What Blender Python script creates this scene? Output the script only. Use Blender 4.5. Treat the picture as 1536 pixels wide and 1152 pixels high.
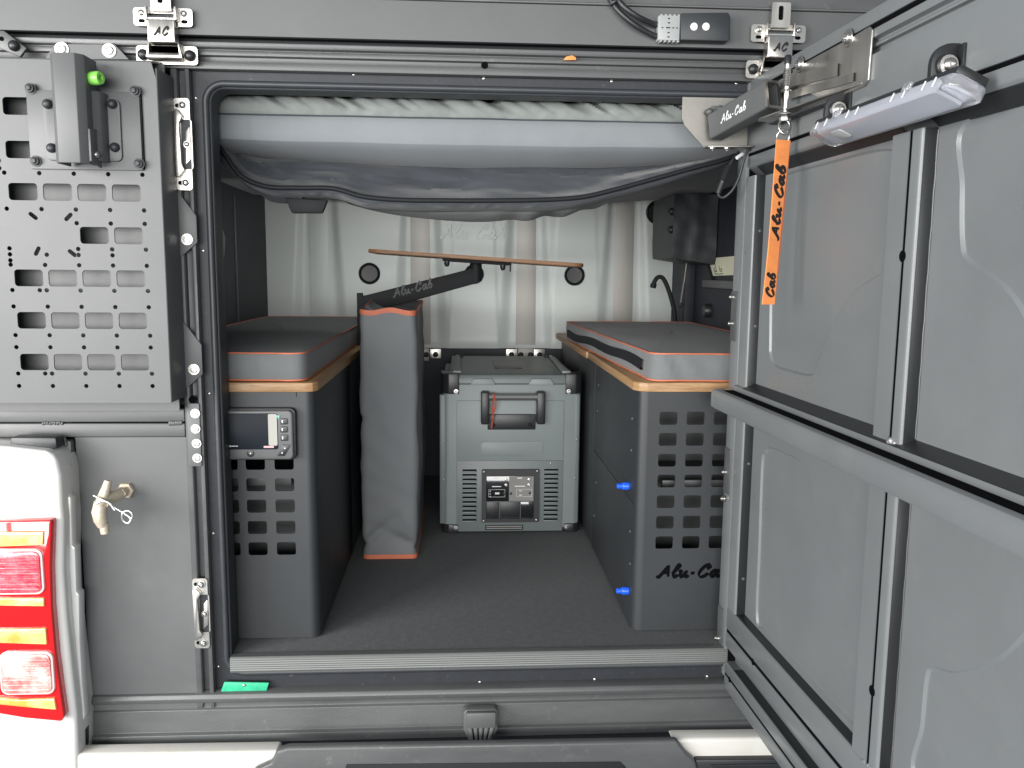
import bpy, bmesh, math, random
from mathutils import Vector, Matrix, noise
random.seed(7)
scene = bpy.context.scene
for o in list(bpy.data.objects):
    bpy.data.objects.remove(o)
C = scene.collection

# ------------------------------------------------------------------ camera
YAW, PITCH, ROLL = 0.0609918, 0.1343172, 0.0091315
fw = Vector((math.sin(YAW)*math.cos(PITCH), math.cos(YAW)*math.cos(PITCH), -math.sin(PITCH)))
rt = Vector((math.cos(YAW), -math.sin(YAW), 0.0))
up = rt.cross(fw)
rt, up = rt*math.cos(ROLL) + up*math.sin(ROLL), -rt*math.sin(ROLL) + up*math.cos(ROLL)
cam = bpy.data.objects.new('camera', bpy.data.cameras.new('camera'))
C.objects.link(cam)
cam.matrix_world = Matrix(((rt.x, up.x, -fw.x, 0.0), (rt.y, up.y, -fw.y, -1.65), (rt.z, up.z, -fw.z, 0.778), (0, 0, 0, 1)))
cam.data.sensor_width = 36.0
cam.data.lens = 36.0*1267.83/1536.0
cam.data.clip_start = 0.02
cam.data.clip_end = 200
scene.camera = cam

# ------------------------------------------------------------------ light
world = bpy.data.worlds.new('World'); scene.world = world; world.use_nodes = True
bg = world.node_tree.nodes['Background']
bg.inputs['Color'].default_value = (0.78, 0.89, 1.0, 1)
bg.inputs['Strength'].default_value = 0.22

def area(name, loc, target, sx, sy, watts, col):
    l = bpy.data.lights.new(name, 'AREA'); l.shape = 'RECTANGLE'; l.size = sx; l.size_y = sy
    l.energy = watts; l.color = col
    o = bpy.data.objects.new(name, l); C.objects.link(o)
    o.location = loc
    o.rotation_euler = (Vector(target)-Vector(loc)).to_track_quat('-Z', 'Y').to_euler()
    return o
area('open_workshop_door', (-1.0, -5.6, 0.95), (0.05, 1.2, 0.75), 4.6, 1.7, 250, (1.0, 0.99, 0.97))
area('daylight_from_the_left', (-2.6, -2.0, 0.95), (0.0, -0.2, 0.5), 1.7, 1.5, 108, (1.0, 0.99, 0.97))
area('bulkhead_fill', (-0.06, 0.76, 0.985), (-0.06, 1.5, 0.62), 0.80, 0.05, 1.9, (1.0, 1.0, 0.98))  # added fill, unseen behind the canvas, to brighten the bulkhead
scene.view_settings.view_transform = 'Standard'
scene.view_settings.look = 'None'
scene.view_settings.gamma = 1.0
scene.view_settings.exposure = 0.56
scene.cycles.use_denoising = True
scene.cycles.max_bounces = 8

# ------------------------------------------------------------------ materials
M = {}
def mat(name, col, rough=0.5, metal=0.0, bump=0.0, scale=200.0, var=0.0, vscale=6.0, rvar=0.0, spec=0.5,
        stretch=None, trans=0.0, emit=0.0, coat=0.0, sheen=0.0, alpha=1.0, dirt=None, detail=3.0):
    m = bpy.data.materials.new(name); m.use_nodes = True
    nt = m.node_tree; b = nt.nodes['Principled BSDF']; L = nt.links.new
    b.inputs['Base Color'].default_value = (*col, 1)
    b.inputs['Roughness'].default_value = rough
    b.inputs['Metallic'].default_value = metal
    b.inputs['Specular IOR Level'].default_value = spec
    b.inputs['Transmission Weight'].default_value = trans
    b.inputs['Coat Weight'].default_value = coat
    b.inputs['Sheen Weight'].default_value = sheen
    if emit:
        b.inputs['Emission Color'].default_value = (*col, 1); b.inputs['Emission Strength'].default_value = emit
    tc = nt.nodes.new('ShaderNodeTexCoord')
    geo = nt.nodes.new('ShaderNodeNewGeometry')
    mp = nt.nodes.new('ShaderNodeMapping')
    L(geo.outputs['Position'], mp.inputs['Vector'])
    if stretch: mp.inputs['Scale'].default_value = stretch
    if bump:
        n = nt.nodes.new('ShaderNodeTexNoise'); n.inputs['Scale'].default_value = scale; n.inputs['Detail'].default_value = detail
        L(mp.outputs[0], n.inputs['Vector'])
        bp = nt.nodes.new('ShaderNodeBump'); bp.inputs['Strength'].default_value = bump; bp.inputs['Distance'].default_value = 0.002
        L(n.outputs[0], bp.inputs['Height']); L(bp.outputs[0], b.inputs['Normal'])
    if var or rvar or dirt:
        n2 = nt.nodes.new('ShaderNodeTexNoise'); n2.inputs['Scale'].default_value = vscale; n2.inputs['Detail'].default_value = 6; n2.inputs['Roughness'].default_value = 0.6
        L(mp.outputs[0], n2.inputs['Vector'])
        last = None
        if var:
            mr = nt.nodes.new('ShaderNodeMapRange'); mr.inputs[1].default_value = 0.3; mr.inputs[2].default_value = 0.7
            mr.inputs[3].default_value = 1-var; mr.inputs[4].default_value = 1+var
            L(n2.outputs[0], mr.inputs[0])
            mx = nt.nodes.new('ShaderNodeMix'); mx.data_type = 'RGBA'; mx.blend_type = 'MULTIPLY'; mx.inputs[0].default_value = 1
            mx.inputs[6].default_value = (*col, 1); L(mr.outputs[0], mx.inputs[7])
            last = mx.outputs[2]
        if dirt:
            dcol, dsc, d0, d1, damt = dirt
            n3 = nt.nodes.new('ShaderNodeTexNoise'); n3.inputs['Scale'].default_value = dsc; n3.inputs['Detail'].default_value = 8; n3.inputs['Roughness'].default_value = 0.65
            L(geo.outputs['Position'], n3.inputs['Vector'])
            m3 = nt.nodes.new('ShaderNodeMapRange'); m3.inputs[1].default_value = d0; m3.inputs[2].default_value = d1; m3.inputs[4].default_value = damt
            L(n3.outputs[0], m3.inputs[0])
            mx2 = nt.nodes.new('ShaderNodeMix'); mx2.data_type = 'RGBA'
            L(m3.outputs[0], mx2.inputs[0]); mx2.inputs[6].default_value = (*col, 1); mx2.inputs[7].default_value = (*dcol, 1)
            if last: L(last, mx2.inputs[6])
            last = mx2.outputs[2]
        if last: L(last, b.inputs['Base Color'])
        if rvar:
            mr = nt.nodes.new('ShaderNodeMapRange'); mr.inputs[1].default_value = 0.3; mr.inputs[2].default_value = 0.7
            mr.inputs[3].default_value = max(0.02, rough-rvar); mr.inputs[4].default_value = min(1, rough+rvar)
            L(n2.outputs[0], mr.inputs[0]); L(mr.outputs[0], b.inputs['Roughness'])
    M[name] = m
    return m

DUST = (0.30, 0.29, 0.27)
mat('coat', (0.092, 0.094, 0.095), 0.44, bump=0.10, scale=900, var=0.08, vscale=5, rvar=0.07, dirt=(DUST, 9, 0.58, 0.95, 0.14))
mat('coat_board', (0.092, 0.094, 0.095), 0.46, bump=0.08, scale=900, var=0.04, vscale=4, rvar=0.05)
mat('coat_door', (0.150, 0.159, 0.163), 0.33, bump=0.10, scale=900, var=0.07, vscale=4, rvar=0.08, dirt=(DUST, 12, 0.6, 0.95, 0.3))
mat('coat_rail', (0.075, 0.077, 0.078), 0.42, bump=0.12, scale=700, var=0.12, vscale=14, rvar=0.1, stretch=(0.3, 1, 1), dirt=(DUST, 40, 0.60, 0.9, 0.35))
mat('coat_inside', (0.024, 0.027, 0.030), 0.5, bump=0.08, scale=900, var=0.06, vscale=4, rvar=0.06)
mat('black', (0.010, 0.011, 0.013), 0.65, spec=0.3, bump=0.05, scale=500)
mat('wall_dark', (0.014, 0.017, 0.024), 0.6, bump=0.06, scale=700, var=0.15, vscale=6)
mat('void', (0.003, 0.003, 0.004), 0.9, spec=0.05)
mat('dark_recess', (0.014, 0.016, 0.021), 0.55, bump=0.15, scale=120, var=0.2, vscale=30, dirt=(DUST, 60, 0.62, 0.8, 0.35))
mat('rubber', (0.032, 0.035, 0.040), 0.45, bump=0.06, scale=600, var=0.1, vscale=30)
mat('black_plastic', (0.016, 0.017, 0.019), 0.38, bump=0.12, scale=1200)
mat('steel', (0.60, 0.575, 0.535), 0.36, metal=1.0, bump=0.05, scale=300, rvar=0.08, vscale=25, var=0.05, stretch=(1, 1, 0.15))
mat('steel_dull', (0.27, 0.26, 0.24), 0.5, metal=1.0, bump=0.06, scale=250, rvar=0.1, vscale=20, var=0.12, dirt=((0.25, 0.2, 0.15), 45, 0.62, 0.75, 0.5))
mat('bolt_steel', (0.56, 0.545, 0.52), 0.32, metal=1.0)
mat('alu', (0.14, 0.146, 0.141), 0.5, metal=0.4, bump=0.25, scale=160, stretch=(0.03, 1, 1), var=0.15, vscale=25, rvar=0.1)
mat('strap_alu', (0.42, 0.405, 0.38), 0.55, metal=0.3, bump=0.1, scale=160, stretch=(1, 1, 0.08), var=0.10, vscale=10, rvar=0.1)
mat('white_paint', (0.62, 0.615, 0.595), 0.22, coat=0.6, dirt=((0.52, 0.48, 0.40), 14, 0.6, 0.85, 0.35))
mat('cream_paint', (0.60, 0.585, 0.54), 0.35, dirt=((0.45, 0.38, 0.28), 18, 0.55, 0.85, 0.4))
mat('bulkhead', (0.53, 0.565, 0.545), 0.42, bump=0.12, scale=420, var=0.05, vscale=5, rvar=0.06)
mat('canvas', (0.040, 0.046, 0.055), 0.85, bump=0.35, scale=900, var=0.12, vscale=16, sheen=0.2)
mat('canvas_light', (0.20, 0.216, 0.208), 0.85, bump=0.3, scale=900, var=0.08, vscale=14, sheen=0.15)
mat('foam', (0.20, 0.215, 0.226), 0.9, bump=0.3, scale=700, var=0.06, vscale=10, sheen=0.3)
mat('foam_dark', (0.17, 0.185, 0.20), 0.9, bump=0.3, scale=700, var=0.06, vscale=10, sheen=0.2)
mat('cushion', (0.046, 0.053, 0.058), 0.72, bump=0.4, scale=1100, var=0.09, vscale=11, sheen=0.15)
mat('cushion_side', (0.14, 0.148, 0.151), 0.75, bump=0.4, scale=1100, var=0.08, vscale=14, sheen=0.15)
mat('bag_cloth', (0.15, 0.159, 0.167), 0.62, bump=0.25, scale=1000, var=0.08, vscale=9, rvar=0.1)
mat('orange', (0.55, 0.15, 0.075), 0.6, bump=0.2, scale=900, var=0.1, vscale=40)
mat('webbing', (0.86, 0.29, 0.085), 0.7, bump=0.35, scale=900, var=0.08, vscale=40, stretch=(1, 1, 2.5))
mat('red_string', (0.55, 0.09, 0.05), 0.7)
mat('carpet', (0.034, 0.038, 0.041), 0.95, bump=0.8, scale=500, var=0.25, vscale=70, sheen=0.15, dirt=((0.16, 0.16, 0.155), 70, 0.6, 0.9, 0.35))
mat('fridge', (0.205, 0.236, 0.236), 0.45, bump=0.12, scale=900, var=0.04, vscale=8)
mat('fridge_dark', (0.13, 0.152, 0.153), 0.42, bump=0.12, scale=900, var=0.05, vscale=8)
mat('gloss_black', (0.012, 0.013, 0.015), 0.12, coat=0.5)
mat('grey_print', (0.22, 0.215, 0.205), 0.35)
mat('white_print', (0.75, 0.76, 0.76), 0.5)
mat('screen', (0.012, 0.016, 0.022), 0.4, spec=0.1)
mat('screen_sheet', (0.33, 0.32, 0.29), 0.35)
mat('pink_print', (0.62, 0.34, 0.36), 0.5)
mat('teal', (0.16, 0.42, 0.36), 0.5)
mat('green', (0.03, 0.42, 0.22), 0.45, var=0.15, vscale=60)
mat('lime', (0.22, 0.58, 0.10), 0.35)
mat('blue', (0.015, 0.10, 0.72), 0.3)
mat('brass', (0.58, 0.50, 0.39), 0.5, metal=0.35, bump=0.4, scale=300, var=0.15, vscale=60)
mat('wire', (0.75, 0.75, 0.73), 0.3, metal=0.9)
mat('plug_grey', (0.33, 0.34, 0.335), 0.5, bump=0.1, scale=300)
mat('sticker', (0.62, 0.62, 0.46), 0.5, var=0.05, vscale=20)
mat('ink', (0.022, 0.02, 0.02), 0.7, spec=0.15)
mat('weld', (0.30, 0.30, 0.30), 0.4, metal=0.5, bump=0.6, scale=250)
mat('red_lens', (0.62, 0.006, 0.008), 0.09, coat=1.0, var=0.1, vscale=30)
mat('amber_lens', (1.0, 0.36, 0.07), 0.12, coat=1.0, dirt=((1.0, 0.72, 0.30), 22, 0.4, 0.65, 1.0), bump=0.4, scale=120, stretch=(0.3, 1, 3))
mat('lamp_pink', (0.62, 0.02, 0.05), 0.12, coat=1.0, bump=0.7, scale=160, stretch=(0.05, 1, 3), dirt=((0.9, 0.25, 0.28), 40, 0.45, 0.7, 0.8))
mat('lamp_clear', (0.70, 0.16, 0.15), 0.1, coat=1.0, bump=0.7, scale=160, stretch=(0.05, 1, 3), dirt=((0.92, 0.62, 0.55), 30, 0.40, 0.62, 0.9))
mat('lens_rim', (0.85, 0.62, 0.60), 0.15, coat=0.8)
mat('copper', (0.65, 0.30, 0.18), 0.4)
def glass(name, col, rough):
    m = mat(name, col, rough, trans=0.85); m.node_tree.nodes['Principled BSDF'].inputs['IOR'].default_value = 1.45; return m
glass('lamp_lens', (0.93, 0.94, 0.98), 0.18)
mat('lamp_diffuser', (0.50, 0.52, 0.58), 0.35)

def wood(name, c0=(0.23, 0.12, 0.05, 1), c1=(0.43, 0.265, 0.13, 1)):
    m = bpy.data.materials.new(name); m.use_nodes = True; nt = m.node_tree; b = nt.nodes['Principled BSDF']; L = nt.links.new
    geo = nt.nodes.new('ShaderNodeNewGeometry'); mp = nt.nodes.new('ShaderNodeMapping'); mp.inputs['Scale'].default_value = (6, 1.5, 90)
    L(geo.outputs['Position'], mp.inputs['Vector'])
    n = nt.nodes.new('ShaderNodeTexNoise'); n.inputs['Scale'].default_value = 3; n.inputs['Detail'].default_value = 8; n.inputs['Roughness'].default_value = 0.65
    L(mp.outputs[0], n.inputs['Vector'])
    r = nt.nodes.new('ShaderNodeValToRGB'); r.color_ramp.elements[0].position = 0.32; r.color_ramp.elements[1].position = 0.68
    r.color_ramp.elements[0].color = c0; r.color_ramp.elements[1].color = c1
    L(n.outputs[0], r.inputs[0]); L(r.outputs[0], b.inputs['Base Color'])
    b.inputs['Roughness'].default_value = 0.48
    bp = nt.nodes.new('ShaderNodeBump'); bp.inputs['Strength'].default_value = 0.15; bp.inputs['Distance'].default_value = 0.002
    L(n.outputs[0], bp.inputs['Height']); L(bp.outputs[0], b.inputs['Normal'])
    M[name] = m
wood('bamboo')
wood('bamboo_dark', (0.16, 0.075, 0.033, 1), (0.30, 0.16, 0.075, 1))

# ------------------------------------------------------------------ helpers
WL = {}
def wl(p): return WL.get(p.name, Vector((0, 0, 0))) if p else Vector((0, 0, 0))
def finish(me, m, smooth=35):
    me.materials.clear(); me.materials.append(M[m])
    if smooth:
        me.polygons.foreach_set('use_smooth', [True]*len(me.polygons))
        me.set_sharp_from_angle(angle=math.radians(smooth))
def obj(name, me, m, parent=None, smooth=35):
    """mesh given in world coordinates -> object with its origin at its centre"""
    finish(me, m, smooth)
    vs = [v.co for v in me.vertices]
    c = Vector([(min(v[i] for v in vs)+max(v[i] for v in vs))/2 for i in range(3)])
    me.transform(Matrix.Translation(-c))
    o = bpy.data.objects.new(name, me); C.objects.link(o)
    WL[o.name] = c
    o.parent = parent
    o.location = c - wl(parent)
    return o
def thing(name, label, cat, loc=(0, 0, 0), group=None):
    o = bpy.data.objects.new(name, None); C.objects.link(o); o.location = loc; o.empty_display_size = 0.05
    WL[o.name] = Vector(loc)
    o['label'] = label; o['category'] = cat
    if group: o['group'] = group
    return o
def tag(o, label, cat, group=None):
    o['label'] = label; o['category'] = cat
    if group: o['group'] = group
    return o
def frombm(bm):
    bmesh.ops.recalc_face_normals(bm, faces=bm.faces)
    me = bpy.data.meshes.new('m'); bm.to_mesh(me); bm.free(); return me
def rear(y0):            # (u, v, w) -> world, w towards the viewer
    return lambda u, v, w: (u, y0-w, v)
def floor_map(u, v, w): return (u, v, w)
def xmap(u, v, w): return (w, u, v)          # profile in (y, z), run along x
def zmap(u, v, w): return (u, v, w)          # profile in (x, y), run along z
DA = math.atan(0.0363)
DH = Vector((0.548, -0.012, 0))
DS = Vector((math.sin(DA), -math.cos(DA), 0)); DN = Vector((-math.cos(DA), -math.sin(DA), 0))
def dmap(s, z, off):     # the open door: s from the hinge outwards, off = out of its inner face
    return DH + DS*s + DN*off + Vector((0, 0, z))
def dprof(off, z, s): return dmap(s, z, off) # profile in (off, z), run along the door
def dvert(s, off, z): return dmap(s, z, off) # profile in (s, off), run up the door

def prism_bm(poly, w0, w1, f, bev=0.0, seg=2, ang=25):
    bm = bmesh.new()
    a = [bm.verts.new(f(u, v, w0)) for u, v in poly]; b = [bm.verts.new(f(u, v, w1)) for u, v in poly]
    bm.faces.new(a); bm.faces.new(b[::-1])
    n = len(poly)
    for i in range(n): bm.faces.new((a[i], b[i], b[(i+1) % n], a[(i+1) % n]))
    bmesh.ops.recalc_face_normals(bm, faces=bm.faces)
    if bev:
        es = [e for e in bm.edges if len(e.link_faces) == 2 and e.calc_face_angle(0) > math.radians(ang)]
        bmesh.ops.bevel(bm, geom=es, offset=bev, segments=seg, affect='EDGES', profile=0.5, clamp_overlap=True)
    return bm
def prism(name, poly, w0, w1, f, m, parent=None, bev=0.0, seg=2):
    return obj(name, frombm(prism_bm(poly, w0, w1, f, bev, seg)), m, parent)
def rect(u0, u1, v0, v1): return [(u0, v0), (u1, v0), (u1, v1), (u0, v1)]
def rrect(u0, u1, v0, v1, r, n=5):
    out = []
    for cx, cy, a in ((u1-r, v1-r, 0), (u0+r, v1-r, 90), (u0+r, v0+r, 180), (u1-r, v0+r, 270)):
        for i in range(n+1):
            t = math.radians(a+90*i/n); out.append((cx+r*math.cos(t), cy+r*math.sin(t)))
    return out
def circle(cx, cy, r, n=16): return [(cx+r*math.cos(2*math.pi*i/n), cy+r*math.sin(2*math.pi*i/n)) for i in range(n)]
def slot(cx, cy, l, r, a, n=5):
    out = []
    for s in (1, -1):
        for i in range(n+1):
            t = a + (0 if s > 0 else math.pi) - math.pi/2 + math.pi*i/n
            out.append((cx+s*l/2*math.cos(a)+r*math.cos(t), cy+s*l/2*math.sin(a)+r*math.sin(t)))
    return out
def box(name, x, y, z, m, parent=None, bev=0.0015, seg=2):
    return prism(name, rect(x[0], x[1], y[0], y[1]), z[0], z[1], zmap, m, parent, bev, seg)
def plate_mesh(outline, holes, w0, w1, f):
    cu = bpy.data.curves.new('c', 'CURVE'); cu.dimensions = '2D'; cu.fill_mode = 'BOTH'; cu.extrude = abs(w1-w0)/2
    for ring in [outline]+list(holes):
        sp = cu.splines.new('POLY'); sp.points.add(len(ring)-1)
        for p, (u, v) in zip(sp.points, ring): p.co = (u, v, 0, 1)
        sp.use_cyclic_u = True
    ob = bpy.data.objects.new('c', cu)
    me = bpy.data.meshes.new_from_object(ob)
    bpy.data.objects.remove(ob); bpy.data.curves.remove(cu)
    wc = (w0+w1)/2
    bm = bmesh.new(); bm.from_mesh(me); bpy.data.meshes.remove(me)
    bmesh.ops.remove_doubles(bm, verts=bm.verts, dist=1e-6)
    for v in bm.verts: v.co = Vector(f(v.co.x, v.co.y, wc+v.co.z))
    return frombm(bm)
def plate(name, outline, holes, w0, w1, f, m, parent=None):
    return obj(name, plate_mesh(outline, holes, w0, w1, f), m, parent)
def catmull(pts, n=6, closed=False):
    P = [Vector(p) for p in pts]; out = []; N = len(P)
    rng = range(N) if closed else range(N-1)
    for i in rng:
        p0 = P[(i-1) % N] if closed or i > 0 else P[0]*2-P[1]
        p1, p2 = P[i], P[(i+1) % N]
        p3 = P[(i+2) % N] if closed or i+2 < N else P[-1]*2-P[-2]
        for k in range(n):
            t = k/n
            out.append(0.5*((2*p1)+(p2-p0)*t+(2*p0-5*p1+4*p2-p3)*t*t+(3*p1-3*p2+p3-p0)*t**3))
    if not closed: out.append(P[-1])
    return out
def tube_bm(pts, r, n=8, closed=False, bm=None, caps=True):
    bm = bm or bmesh.new()
    P = [Vector(p) for p in pts]; N = len(P); rings = []; last = None
    for i in range(N):
        a = P[(i-1) % N] if closed or i > 0 else P[i]; b = P[(i+1) % N] if closed or i < N-1 else P[i]
        d = (b-a).normalized()
        if last is None:
            ref = Vector((0, 0, 1)) if abs(d.z) < 0.9 else Vector((1, 0, 0)); x = d.cross(ref).normalized()
        else:
            x = (last - d*last.dot(d)).normalized()
        last = x; y = d.cross(x)
        rr = r[i] if isinstance(r, (list, tuple)) else r
        rings.append([bm.verts.new(P[i]+x*rr*math.cos(2*math.pi*k/n)+y*rr*math.sin(2*math.pi*k/n)) for k in range(n)])
    for i in range(N if closed else N-1):
        A, B = rings[i], rings[(i+1) % N]
        for k in range(n): bm.faces.new((A[k], A[(k+1) % n], B[(k+1) % n], B[k]))
    if not closed and caps: bm.faces.new(rings[0][::-1]); bm.faces.new(rings[-1])
    return bm
def tube(name, pts, r, m, parent=None, n=8, closed=False): return obj(name, frombm(tube_bm(pts, r, n, closed)), m, parent, 60)
def lathe_bm(prof, n=20, bm=None):
    """profile (radius, height) round local z"""
    bm = bm or bmesh.new(); rings = []
    for r, h in prof:
        if r < 1e-6: rings.append([bm.verts.new((0, 0, h))])
        else: rings.append([bm.verts.new((r*math.cos(2*math.pi*k/n), r*math.sin(2*math.pi*k/n), h)) for k in range(n)])
    for A, B in zip(rings, rings[1:]):
        if len(A) == 1 and len(B) == 1: continue
        for k in range(n):
            if len(A) == 1: bm.faces.new((A[0], B[k], B[(k+1) % n]))
            elif len(B) == 1: bm.faces.new((A[k], A[(k+1) % n], B[0]))
            else: bm.faces.new((A[k], A[(k+1) % n], B[(k+1) % n], B[k]))
    return bm
def frame(pos, nrm):
    z = Vector(nrm).normalized(); ref = Vector((0, 0, 1)) if abs(z.z) < 0.9 else Vector((1, 0, 0))
    x = ref.cross(z).normalized(); y = z.cross(x)
    return Matrix(((x.x, y.x, z.x, pos[0]), (x.y, y.y, z.y, pos[1]), (x.z, y.z, z.z, pos[2]), (0, 0, 0, 1)))
def lathe(name, prof, pos, nrm, m, parent=None, n=20):
    bm = lathe_bm(prof, n); me = frombm(bm); me.transform(frame(pos, nrm)); return obj(name, me, m, parent, 40)
BOLTS = {
 'dome': [(1.45, 0), (1.45, 0.18), (1.0, 0.2), (1.0, 0.35), (0.93, 0.6), (0.75, 0.8), (0.45, 0.92), (0.42, 0.55), (0, 0.5)],
 'ball': [(1.0, 0), (1.0, 0.35), (0.95, 0.6), (0.8, 0.88), (0.5, 1.08), (0.2, 1.16), (0, 1.18)],
 'flat': [(1.5, 0), (1.5, 0.12), (1.45, 0.2), (0.95, 0.2), (0.95, 0.55), (0.85, 0.66), (0.5, 0.68), (0.45, 0.4), (0, 0.38)],
 'rivet': [(1.0, 0), (0.95, 0.25), (0.7, 0.48), (0.35, 0.56), (0.3, 0.4), (0, 0.38)],
 'nut': [(1.3, 0), (1.3, 0.2), (0.95, 0.22), (0.95, 0.9), (0.6, 1.0), (0.6, 1.25), (0.45, 1.4), (0, 1.42)],
}
BC = {}
def bolt(parent, pos, nrm, r, m='bolt_steel', kind='dome', name='bolt'):
    key = (kind, m)
    if key not in BC:
        me = frombm(lathe_bm(BOLTS[kind], 6 if kind == 'hexonly' else 16)); finish(me, m, 40); BC[key] = me
    o = bpy.data.objects.new(name, BC[key]); C.objects.link(o)
    o.parent = parent
    f = frame(Vector(pos)-wl(parent), nrm)
    o.matrix_local = f @ Matrix.Diagonal((r, r, r, 1))
    WL[o.name] = Vector(pos)
    return o
def grid_mesh(rows, closed_u=False):
    bm = bmesh.new(); V = [[bm.verts.new(p) for p in r] for r in rows]
    for A, B in zip(V, V[1:]):
        for k in range(len(A) if closed_u else len(A)-1):
            k2 = (k+1) % len(A); bm.faces.new((A[k], A[k2], B[k2], B[k]))
    return bm
def copy_tree(o, parent=None):
    c = o.copy(); C.objects.link(c); c.parent = parent
    WL[c.name] = WL.get(o.name, Vector((0, 0, 0)))
    for ch in list(o.children): copy_tree(ch, c)
    return c
def ss(a, b, x):
    t = max(0.0, min(1.0, (x-a)/(b-a))); return t*t*(3-2*t)
def nz(x, y, z=0.0): return noise.noise(Vector((x, y, z)))

# brush-script lettering drawn as strokes of a broad pen
GL = {
 'A': (0.92, [[(0.0, 0.16), (0.02, 0.02), (0.13, 0.03), (0.32, 0.36), (0.62, 0.97)], [(0.60, 0.99), (0.66, 0.5), (0.73, 0.02)], [(0.2, 0.40), (0.5, 0.36), (0.76, 0.42)]]),
 'l': (0.44, [[(0.02, 0.28), (0.26, 0.66), (0.42, 0.97), (0.30, 0.98), (0.14, 0.5), (0.10, 0.14), (0.20, 0.0), (0.42, 0.2)]]),
 'u': (0.68, [[(0.0, 0.40), (0.14, 0.54), (0.10, 0.22), (0.15, 0.02), (0.30, 0.10), (0.48, 0.52)], [(0.48, 0.54), (0.42, 0.16), (0.50, 0.0), (0.66, 0.16)]]),
 '-': (0.5, [[(0.08, 0.30), (0.34, 0.33)]]),
 'C': (0.84, [[(0.56, 0.66), (0.66, 0.72), (0.76, 0.86), (0.66, 0.99), (0.42, 0.88), (0.18, 0.5), (0.14, 0.16), (0.30, 0.0), (0.52, 0.08), (0.72, 0.3)]]),
 'a': (0.68, [[(0.46, 0.46), (0.30, 0.54), (0.10, 0.34), (0.06, 0.10), (0.17, 0.0), (0.34, 0.16), (0.50, 0.54), (0.44, 0.16), (0.51, 0.0), (0.66, 0.16)]]),
 'b': (0.6, [[(0.02, 0.28), (0.24, 0.62), (0.42, 0.97), (0.30, 0.98), (0.14, 0.5), (0.10, 0.14), (0.22, 0.0), (0.42, 0.14), (0.46, 0.40), (0.34, 0.48), (0.2, 0.34)]]),
}
def lettering(name, text, f, h, m, parent, depth=0.0005, pen=0.085, thin=0.035, track=1.0, slant=0.16):
    """f(u, v, w) -> world; text starts at u = 0, letters h tall"""
    bm = bmesh.new(); x = 0.0; nib = Vector((math.cos(math.radians(125)), math.sin(math.radians(125))))
    for ch in text:
        if ch == ' ': x += 0.35; continue
        adv, strokes = GL[ch]
        for s in strokes:
            P = catmull([(a, b) for a, b in s], 5); N = len(P); L_, R_ = [], []
            for i in range(N):
                d = (P[min(N-1, i+1)]-P[max(0, i-1)]).normalized(); nn = Vector((-d.y, d.x))
                hw = math.hypot(pen*abs(d.x*nib.y-d.y*nib.x), thin)
                if i in (0, N-1): hw *= 0.6
                L_.append(P[i]+nn*hw); R_.append(P[i]-nn*hw)
            ns = len(bm.verts)*2e-7
            top = [[bm.verts.new(f((q.x+q.y*slant+x)*h, q.y*h, depth+ns+3e-6*i_)) for i_, q in enumerate(side)] for side in (L_, R_)]
            bot = [[bm.verts.new(f((q.x+q.y*slant+x)*h, q.y*h, 0)) for q in side] for side in (L_, R_)]
            for i in range(N-1):
                bm.faces.new((top[0][i], top[0][i+1], top[1][i+1], top[1][i]))
                for a, b in ((0, 0), (1, 1)): bm.faces.new((top[a][i], top[a][i+1], bot[b][i+1], bot[b][i]))
        x += adv*track
    return obj(name, frombm(bm), m, parent, 0)
TEXTW = {t: sum(0.35 if c == ' ' else GL[c][0] for c in t) for t in ('Alu-Cab', 'Cab', 'AC')}

# ================================================================== canopy shell
R2 = rear(-0.02)
shell = thing('camper_canopy', 'charcoal aluminium camper canopy shell framing the open rear doorway', 'canopy', (0.03, 0.0, -0.17))
def run_x(name, prof, x0, x1, m, bev=0.0012): return prism(name, prof, x0, x1, xmap, m, shell, bev, 2)
# top rail: T-slot extrusion above the doorway (profile y, z)
run_x('top_rail', [(0.02, 1.135), (-0.02, 1.135), (-0.02, 1.148), (-0.008, 1.148), (-0.008, 1.159), (-0.02, 1.159), (-0.02, 1.1675),
                   (-0.014, 1.1685), (-0.014, 1.171), (-0.024, 1.172), (-0.026, 1.181), (-0.015, 1.1825), (0.02, 1.1825)], -0.98, 0.86, 'coat_rail')
run_x('gap_gasket', rect(-0.008, 0.02, 1.183, 1.191), -0.98, 0.86, 'black')
prism('slot_eye', circle(*(0.0434, 1.1526), 0.0065, 16), 0, 0.0006, rear(-0.0202), 'void', shell)
# bottom rail below the doorway
run_x('bottom_rail', [(0.03, -0.17), (-0.03, -0.171), (-0.03, -0.153), (-0.022, -0.150), (-0.022, -0.104), (-0.016, -0.101), (-0.016, -0.091),
                      (-0.026, -0.086), (-0.028, -0.078), (-0.024, -0.070), (-0.012, -0.067), (0.03, -0.067)], -0.775, 0.80, 'coat_rail')
# left post with a slot (profile x, y)
prism('side_post', [(-0.527, 0.02), (-0.527, -0.02), (-0.517, -0.02), (-0.515, -0.016), (-0.515, -0.006), (-0.503, -0.006), (-0.503, -0.016), (-0.501, -0.02), (-0.494, -0.02), (-0.494, 0.02)],
      -0.1, 1.1345, zmap, 'coat_rail', shell, 0.0012)
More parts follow.
